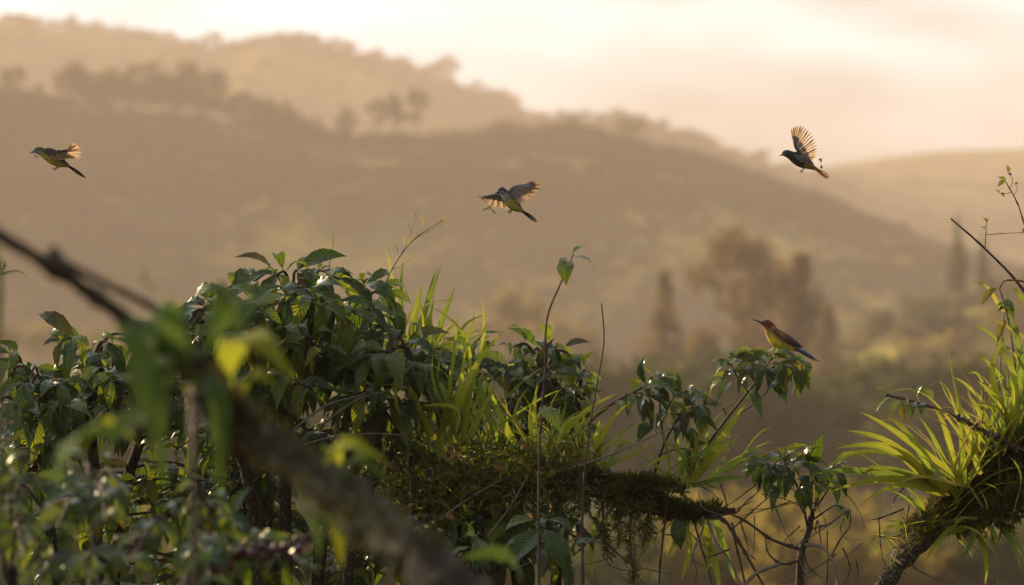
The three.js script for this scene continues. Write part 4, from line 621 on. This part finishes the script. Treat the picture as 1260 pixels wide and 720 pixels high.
// ---------- birds ----------
const K = 0.002;                                                // metres per photo pixel at the hedge line
const FEATHER = [];
for (let k = 0; k < 3; k++) { const cv = [-0.05, 0.04, 0.09][k]; FEATHER.push(sheet(4, 10, (s, t) => { const w = 0.5 * (t < 0.12 ? 0.25 + t * 4 : 1) * Math.pow(Math.max(0, 1 - Math.pow(Math.max(0, (t - 0.55) / 0.45), 2.4)), 0.5) * (0.72 + 0.28 * t); return [s * w + 0, t, -s * s * 0.012 + (Math.abs(s) < 0.1 ? 0.012 : 0) + cv * 4 * t * (1 - t)]; })); }
for (const g of FEATHER) { const c = new Float32Array(g.attributes.position.count * 3); for (let i = 0; i < c.length / 3; i++) c.fill([0.7, 1, 0.35, 1, 0.9][i % 5], i * 3, i * 3 + 3); g.setAttribute('color', new THREE.BufferAttribute(c, 3)); }   // dark shaft and darker outer vane
const FRONT = V(0, 0, 1);
function bird(label, cx, cy, dz) {
  const o = N(cx, cy, dz), t = thing('bird', label, 'bird', o), k = K * (FOCUS - dz) / FOCUS;
  const P = (x, y, z = 0) => V((x - cx) * k, (cy - y) * k, z * k);
  return {
    t, P, k,
    body(spine, color, mat) {                                    // spine: [px, py, z, half height, half width]
      const c = new THREE.CatmullRomCurve3(spine.map((s) => P(s[0], s[1], s[2]))), n = 46, sd = 20, pos = [], idx = [], col = [];
      const val = (u, q) => { const f = u * (spine.length - 1), i = Math.min(spine.length - 2, Math.floor(f)), w = f - i, p0 = spine[Math.max(0, i - 1)][q], p1 = spine[i][q], p2 = spine[i + 1][q], p3 = spine[Math.min(spine.length - 1, i + 2)][q]; return 0.5 * (2 * p1 + (p2 - p0) * w + (2 * p0 - 5 * p1 + 4 * p2 - p3) * w * w + (3 * p1 - p0 - 3 * p2 + p3) * w * w * w); };
      for (let i = 0; i <= n; i++) {
        const u = i / n, p = c.getPoint(u), d = c.getTangent(u), s2 = FRONT.clone().addScaledVector(d, -FRONT.dot(d)).normalize(), up = s2.clone().cross(d); if (up.y < 0) up.negate();
        for (let j = 0; j <= sd; j++) { const a = j / sd * 6.2832, q = 1 + 0.035 * perlin.noise(u * 22, Math.cos(a) * 2.2, Math.sin(a) * 2.2), hh = Math.max(0.05, val(u, 3)) * k * q, ww = Math.max(0.05, val(u, 4)) * k * q; pos.push(p.x + up.x * Math.cos(a) * hh + s2.x * Math.sin(a) * ww, p.y + up.y * Math.cos(a) * hh + s2.y * Math.sin(a) * ww, p.z + up.z * Math.cos(a) * hh + s2.z * Math.sin(a) * ww); const g = 1 + 0.9 * fbm(u * 40, Math.cos(a) * 7, Math.sin(a) * 7, 3); const mix = [0, 0, 0]; for (let q = 0; q < 10; q++) { const cc = color(clamp(u + rr(-0.035, 0.035), 0, 1), clamp(Math.cos(a) + rr(-0.22, 0.22), -1, 1), Math.sin(a)); for (let h = 0; h < 3; h++) mix[h] += cc[h] / 10; } col.push(...mix.map((x) => x * g)); }
      }
      for (let i = 0; i < n; i++) for (let j = 0; j < sd; j++) { const a = i * (sd + 1) + j, b = a + sd + 1; idx.push(a, a + 1, b, a + 1, b + 1, b); }
      const g = new THREE.BufferGeometry(); g.setAttribute('position', new THREE.Float32BufferAttribute(pos, 3)); g.setAttribute('color', new THREE.Float32BufferAttribute(col, 3)); g.setIndex(idx); g.computeVertexNormals();
      return mesh('body', g, std(0xffffff, 0.8, { vertexColors: true, sheen: 0.4, sheenRoughness: 0.6, sheenColor: rgb(0.5, 0.4, 0.3) }), t);
    },
    eye(x, y, z, r) { const m = mesh('eye', new THREE.LatheGeometry([[0.001, -1], [0.5, -0.86], [0.87, -0.5], [1, 0], [0.87, 0.5], [0.5, 0.86], [0.001, 1]].map(([a, b]) => new THREE.Vector2(a, b)), 12), std(rgb(0.012, 0.01, 0.01), 0.12, { clearcoat: 1 }), t); m.position.copy(P(x, y, z)); m.scale.setScalar(r * k); },
    beak(a, b, r, color, sag = 0) { const m = P(...a).lerp(P(...b), 0.5).add(V(0, sag * k, 0)), mt = std(color, 0.4); mesh('upper_beak', limb([P(...a), m, P(...b)], r * k, r * 0.12 * k, { sides: 8, noise: 0 }), mt, t); const dn = V(0, -r * 0.75 * k, 0); mesh('lower_beak', limb([P(...a).add(dn), m.clone().add(dn.clone().multiplyScalar(0.6)), P(...b).lerp(P(...a), 0.1).add(dn.clone().multiplyScalar(0.25))], r * 0.7 * k, r * 0.1 * k, { sides: 8, noise: 0 }), mt, t); },
    // a spread wing: quills from points along the arm to points along the outline
    wing(name, arm, tips, n, width, mat, { armMat, armR = 2.2, up = FRONT, coverts = 0.42, covMat, slot = 1 } = {}) {
      const w = mesh(name, limb(arm.map((a) => P(...a)), armR * k, armR * 0.45 * k, { sides: 9, noise: 0.1 }), armMat, t);
      const ca = new THREE.CatmullRomCurve3(arm.map((a) => P(...a))), ct = new THREE.CatmullRomCurve3(tips.map((a) => P(...a)));
      for (let i = 0; i < n; i++) { const u = i / (n - 1), b = ca.getPoint(u), e = ct.getPoint(u).lerp(b, rr(-0.02, 0.02)), L = b.distanceTo(e), m = mesh('feather', FEATHER[i % 3], Array.isArray(mat) ? (u < 0.5 ? mat[0] : mat[1]) : mat, w); place(m, b.clone().add(V(0, 0, i * 0.06 * k)), e.clone().add(V(0, 0, i * 0.06 * k)), up, width * k / L); }
      if (coverts) for (let i = 0; i < n; i++) { const u = i / (n - 1), b = ca.getPoint(u), e = b.clone().lerp(ct.getPoint(u), coverts * rr(0.9, 1.1)), L = b.distanceTo(e), m = mesh('covert', FEATHER[(i + 1) % 3], covMat, w); place(m, b.clone().add(V(0, 0, (1.2 + i * 0.05) * k)), e.clone().add(V(0, 0, (1.0 + i * 0.05) * k)), up, width * 1.25 * k / L); }
      return w;
    },
    tail(base, tips, width, mat) { const w = mesh('tail', limb([P(base[0], base[1], base[2] ?? 0), P(base[0], base[1], base[2] ?? 0).lerp(P(...tips[0]), 0.3)], 2.0 * k, 1.2 * k, { sides: 8, noise: 0 }), Array.isArray(mat) ? mat[0] : mat, t); tips.forEach((e, i) => { const b = P(base[0], base[1], (base[2] ?? 0) + i * 0.3), q = P(e[0], e[1], (e[2] ?? 0) + i * 0.3), m = mesh('feather', FEATHER[i % 3], Array.isArray(mat) ? mat[i % mat.length] : mat, w); place(m, b, q, V(0.25, 0.75, 0.6), width * k / b.distanceTo(q)); }); return w; },
    foot(a, toes, mat) { const f = mesh('leg', limb(a.map((p) => P(...p)), 0.75 * k, 0.6 * k, { sides: 6, noise: 0 }), mat, t); for (const q of toes) mesh('toe', limb(q.map((p) => P(...p)), 0.55 * k, 0.3 * k, { sides: 5, noise: 0 }), mat, f); return f; },
  };
}
const quill = leafy(rgb(0.64, 0.43, 0.26), 0.64, { vertexColors: true }), slate = leafy(rgb(0.25, 0.235, 0.235), 0.4), brown = std(rgb(0.07, 0.05, 0.038), 0.8), black = std(rgb(0.025, 0.023, 0.022), 0.7), legMat = std(rgb(0.10, 0.055, 0.04), 0.7), tailDark = leafy(rgb(0.03, 0.03, 0.025), 0.1), orangeTail = leafy(rgb(0.38, 0.16, 0.035), 0.4), oliveTail = leafy(rgb(0.18, 0.14, 0.03), 0.3);
reseed(9101);
{ // olive backed bird with a pale raised wing
  const b = bird('olive-backed flying bird with dark eye stripe and one wing fanned up', 64, 193, 0);
  b.body([[40.5, 186.5, 0, 0.8, 0.8], [42.5, 185.6, 0, 3.2, 3], [46.5, 185.2, 0, 4.7, 4.3], [51, 186.6, 0, 5.2, 4.8], [56, 189.5, 0, 6.3, 5.6], [62, 193, 0, 7.6, 6.6], [69, 196.8, 0, 7.6, 6.6], [76, 200.5, 0, 5.6, 5], [82, 203.2, 0, 3, 3], [86, 205.4, 0, 1.5, 1.5]],
    (u, c) => u < 0.27 ? (c > 0.55 ? [0.16, 0.14, 0.03] : c > 0.1 ? [0.02, 0.018, 0.015] : [0.30, 0.30, 0.30]) : u < 0.36 && c < 0.1 && c > -0.6 ? [0.26, 0.26, 0.25] : c > 0.2 ? [0.06, 0.045, 0.025] : c > -0.15 ? [0.18, 0.15, 0.03] : [0.42, 0.34, 0.05]);
  b.eye(44.6, 185, 4.1, 0.95); b.beak([42, 186.6, 0], [36, 188.6, 0], 1.1, rgb(0.03, 0.025, 0.025), 0.2);
  b.wing('wing', [[70, 186, -4], [76, 186.4, -6], [80, 188.5, -8]], [[76, 190, -6], [98.5, 194, -14], [99, 184, -16], [96.5, 178.5, -16], [91, 174.6, -15], [84, 179, -13]], 13, 2.9, quill, { armMat: brown, armR: 1.8, coverts: 0.3, covMat: brown });
  b.wing('wing', [[57, 184, 4], [66, 185.5, 8], [76, 190, 9]], [[66, 198, 8], [78, 197.5, 12], [88, 195.4, 14], [95, 194.4, 15]], 12, 4.2, quill, { armMat: brown, armR: 2.6, coverts: 0.5, covMat: brown });
  b.tail([83, 203.6], [[105.5, 218.6], [104.5, 217.8], [105, 219.4]], 3.2, tailDark);
  b.foot([[69, 203, 2], [69.5, 206, 2], [67, 207.5, 2]], [[[67, 207.5, 2], [65, 207, 2], [65, 209, 2]], [[67, 207.5, 2], [66.4, 210, 2], [68, 210, 2]], [[67, 207.5, 2], [69, 209, 2]]], legMat);
  b.foot([[72, 203, -1], [73, 205.4, -1], [70.5, 206.4, -1]], [[[70.5, 206.4, -1], [69, 207.4, -1]], [[70.5, 206.4, -1], [71, 208.6, -1]]], legMat);
  const prey = thing('insect', 'tiny reddish insect just below the beak of the olive-backed bird', 'insect', N(45, 193, 0)); const w = (p) => limb(p.map((q) => V((q[0] - 45) * K, (193 - q[1]) * K, 0)), 0.9 * K, 0.4 * K, { sides: 6 }); mesh('body', w([[43, 191.5], [44.5, 193.2], [47.6, 192.8]]), std(rgb(0.25, 0.06, 0.03), 0.6), prey); mesh('leg', limb([V(-0.004, 0.003, 0), V(-0.007, 0.006, 0)], 0.0005, 0.0003), std(rgb(0.2, 0.05, 0.03), 0.6), prey);
}
{ // both wings open
  const b = bird('grey-winged flying bird with both wings spread, above the tall leafy stem', 630, 246, 0);
  b.body([[612.6, 237, 6, 0.7, 0.7], [614, 236, 5, 3, 2.8], [617.4, 234.8, 4, 4.4, 4.3], [620.6, 237.4, 2, 4.9, 5], [624.5, 242.4, 1, 7, 7], [629.5, 248.4, 0, 8.2, 7.6], [634.8, 253.8, 0, 6.8, 6.4], [639.5, 257.6, 0, 4, 4], [643.5, 260, 0, 1.9, 1.9]],
    (u, c, s) => u < 0.33 ? (c > 0.25 ? [0.022, 0.02, 0.018] : c > -0.05 ? [0.05, 0.05, 0.05] : [0.33, 0.34, 0.36]) : u < 0.55 ? (c > 0.35 ? [0.08, 0.08, 0.075] : [0.24, 0.24, 0.21]) : c > 0.4 ? [0.10, 0.10, 0.05] : [0.42, 0.35, 0.06]);
  b.eye(615.8, 234.6, 7.6, 0.9); b.beak([613.4, 236.8, 6], [609.2, 237.4, 9], 1.2, rgb(0.03, 0.025, 0.025));
  b.wing('wing', [[621, 243, -4], [613, 239.5, -6], [604, 240.5, -8], [597, 242, -9]], [[627, 257.5, -6], [617, 257, -12], [608, 255.5, -17], [600, 252, -20], [593, 247, -21], [587, 240.6, -21]], 17, 3.3, quill, { armMat: slate, armR: 2.4, coverts: 0.45, covMat: slate });
  b.wing('wing', [[625, 238, 4], [632, 231, 8], [643, 228.5, 11], [650, 227.5, 12]], [[638.5, 253, 5], [647, 248.5, 12], [656, 243, 18], [664, 237, 21], [667.6, 230, 22], [664, 224.4, 22], [655.5, 222, 20]], 20, 3.0, quill, { armMat: slate, armR: 2.6, coverts: 0.66, covMat: slate });
  b.tail([642, 259.4], [[661, 273.4], [659.6, 273.4], [661, 272]], 3.4, tailDark);
  b.foot([[629, 257, 3], [627.6, 259.5, 3], [626, 260.4, 3]], [[[626, 260.4, 3], [624.6, 261, 3], [625.4, 262.4, 3]], [[626, 260.4, 3], [627, 262.6, 3], [628.6, 262.4, 3]]], legMat);
  b.foot([[631, 257.5, 0], [629.6, 259.6, 0], [628.4, 261, 0]], [[[628.4, 261, 0], [629, 262.4, 0]], [[628.4, 261, 0], [627.4, 262.4, 0]]], legMat);
  const s = thing('leaf_scrap', 'tiny green leaf scrap adrift under the lower wing of the grey-winged bird', 'leaf', N(600, 258, 0)); for (const [x, y, e, f] of [[594, 260, 599, 256], [598, 258, 606, 254], [606, 260, 611, 264], [604, 257, 608, 262]]) leaf(s, N(x, y), N(e, f), LEAF.young, V(0, 0.4, 1), 1.2); mesh('stem', limb([N(597, 258).sub(s.position), N(603, 257).sub(s.position), N(607, 260).sub(s.position)], 0.0006, 0.0004), GREENTWIG, s);
}
{ // dark bird, wing straight up
  const b = bird('dark-bodied flying bird with one wing raised upright and a rusty tail', 984, 196, 0);
  b.body([[962.4, 190.4, 0, 0.8, 0.8], [964, 189.6, 0, 3.2, 3], [967.8, 189, 0, 4.6, 4.3], [972, 190.6, 0, 5.2, 4.9], [977, 193.4, 0, 6.6, 6], [983, 197, 0, 7.6, 6.6], [989, 200.6, 0, 6.8, 6], [995, 203.6, 0, 4.8, 4.4], [1001, 206.4, 0, 2.9, 2.9], [1006, 209, 0, 1.8, 1.8]],
    (u, c) => u < 0.27 ? (c > 0.2 ? [0.02, 0.02, 0.024] : [0.06, 0.065, 0.075]) : u < 0.68 ? (c < -0.5 ? [0.05, 0.03, 0.022] : [0.022, 0.017, 0.016]) : c > 0.4 ? [0.06, 0.05, 0.02] : [0.30, 0.24, 0.04]);
  b.eye(966.2, 188.8, 4.2, 0.9); b.beak([963.6, 190.2, 0], [958.8, 191.4, 0], 1.15, rgb(0.03, 0.025, 0.025));
  b.wing('wing', [[996, 198.5, -3], [986, 190, -5], [979, 180, -7], [977, 172, -8]], [[999, 198.4, -4], [1004.5, 192, -8], [1006.6, 184, -12], [1005.4, 175, -15], [1001.6, 166.4, -17], [995.5, 158.6, -18], [988.6, 154, -18], [981.4, 153.4, -17], [974.6, 158, -15]], 19, 2.8, quill, { armMat: black, armR: 2.2, coverts: 0.4, covMat: slate });
  b.wing('wing', [[978, 188.4, 4], [985, 190.5, 7], [993, 196, 7]], [[985, 200, 7], [993, 201.6, 8], [1001, 203.4, 8]], 8, 4.2, quill, { armMat: black, armR: 2.2, coverts: 0.7, covMat: slate });
  b.tail([1003, 207.4], [[1020.8, 218.6], [1019.4, 219.6], [1021, 217.2], [1018, 220]], 3.4, [orangeTail, oliveTail, orangeTail]);
  b.foot([[987.6, 206, 2], [988.6, 208.6, 2], [986, 210, 2]], [[[986, 210, 2], [984.4, 210, 2], [984.8, 212, 2]], [[986, 210, 2], [986.6, 212.4, 2], [988.6, 211.6, 2]], [[986, 210, 2], [985.6, 212.6, 2]]], legMat);
  const s = thing('leaf_scrap', 'tiny green bud scrap adrift above the rusty tail', 'leaf', N(1010, 202, 0)); for (const [x, y, e, f] of [[1007, 197.6, 1012, 196], [1010, 200, 1011, 196], [1009, 207, 1012.6, 205], [1011, 208, 1011, 203]]) leaf(s, N(x, y), N(e, f), LEAF.young, V(0, 0.4, 1), 1.6); mesh('stem', limb([N(1010, 197).sub(s.position), N(1010.4, 202).sub(s.position), N(1010.6, 207).sub(s.position)], 0.0005, 0.0004), GREENTWIG, s);
}
{ // perched bird
  const b = bird('perched bird with red head, yellow breast and blue-grey tail on the coffee sprig', 960, 415, 0.02);
  b.body([[935.6, 397, 0, 0.8, 0.8], [938, 397.2, 0, 3.2, 3], [943, 398.4, 0, 5.4, 5], [947.4, 402.6, 0, 6.8, 6.4], [950.4, 409.5, 0, 8.4, 7.8], [956, 416.6, 0, 10.4, 9], [963, 421, 0, 10, 8.8], [970.5, 424.4, 0, 6.8, 6.2], [977, 427.6, 0, 4.4, 4.2], [983, 430.6, 0, 2.6, 2.6], [987, 432.6, 0, 1.4, 1.4]],
    (u, c, s) => u < 0.33 ? (u < 0.1 ? [0.08, 0.015, 0.01] : c < -0.25 ? [0.24, 0.04, 0.012] : [0.16, 0.017, 0.012]) : u < 0.42 ? (c > 0.3 ? [0.13, 0.06, 0.035] : [0.30, 0.17, 0.03]) : u > 0.82 ? [0.10, 0.12, 0.15] : c > 0.15 ? [0.17, 0.085, 0.045] : c > -0.1 ? [0.16, 0.13, 0.03] : [0.68, 0.50, 0.03]);
  b.eye(941.6, 396.6, 4.9, 1.35); b.beak([937, 397, 0], [925, 393, 0], 1.3, rgb(0.035, 0.03, 0.03), 0.5);
  b.wing('wing', [[951, 404.6, 4], [954, 406, 7.4], [957, 409, 8]], [[966, 419, 8.4], [974, 423.4, 8], [981, 426.6, 7], [988, 428.6, 5]], 9, 5.4, [std(rgb(0.15, 0.08, 0.045), 0.8), std(rgb(0.06, 0.045, 0.045), 0.8)], { armMat: std(rgb(0.18, 0.085, 0.045), 0.8), armR: 4.0, coverts: 0.55, covMat: std(rgb(0.20, 0.10, 0.055), 0.8), up: V(0.2, 0.5, 1) });
  b.wing('wing', [[951, 403, -4], [956, 406, -6], [960, 408, -6.4]], [[970, 417, -7], [978, 422.4, -6], [986, 427.4, -4]], 7, 5.4, std(rgb(0.15, 0.08, 0.045), 0.8), { armMat: std(rgb(0.18, 0.085, 0.045), 0.8), armR: 3.0, coverts: 0.55, covMat: std(rgb(0.20, 0.10, 0.055), 0.8), up: V(0.1, 1, -0.6) });
  b.tail([978, 428], [[1008.5, 444.4], [1006, 443.8], [1003, 441.4], [999, 439]], 4.6, [std(rgb(0.085, 0.115, 0.16), 0.7), std(rgb(0.10, 0.13, 0.17), 0.7)]);
  for (const z of [2.5, -2.5]) b.foot([[960, 428, z], [959, 431, z], [957, 434, z]], [[[957, 434, z], [954, 434.6, z], [952.4, 437, z]], [[957, 434, z], [955, 435.6, z + 1.4], [954, 438, z + 1.4]], [[957, 434, z], [960, 435, z], [960.6, 437.6, z]]], legMat);
}

renderer.render(scene, camera);
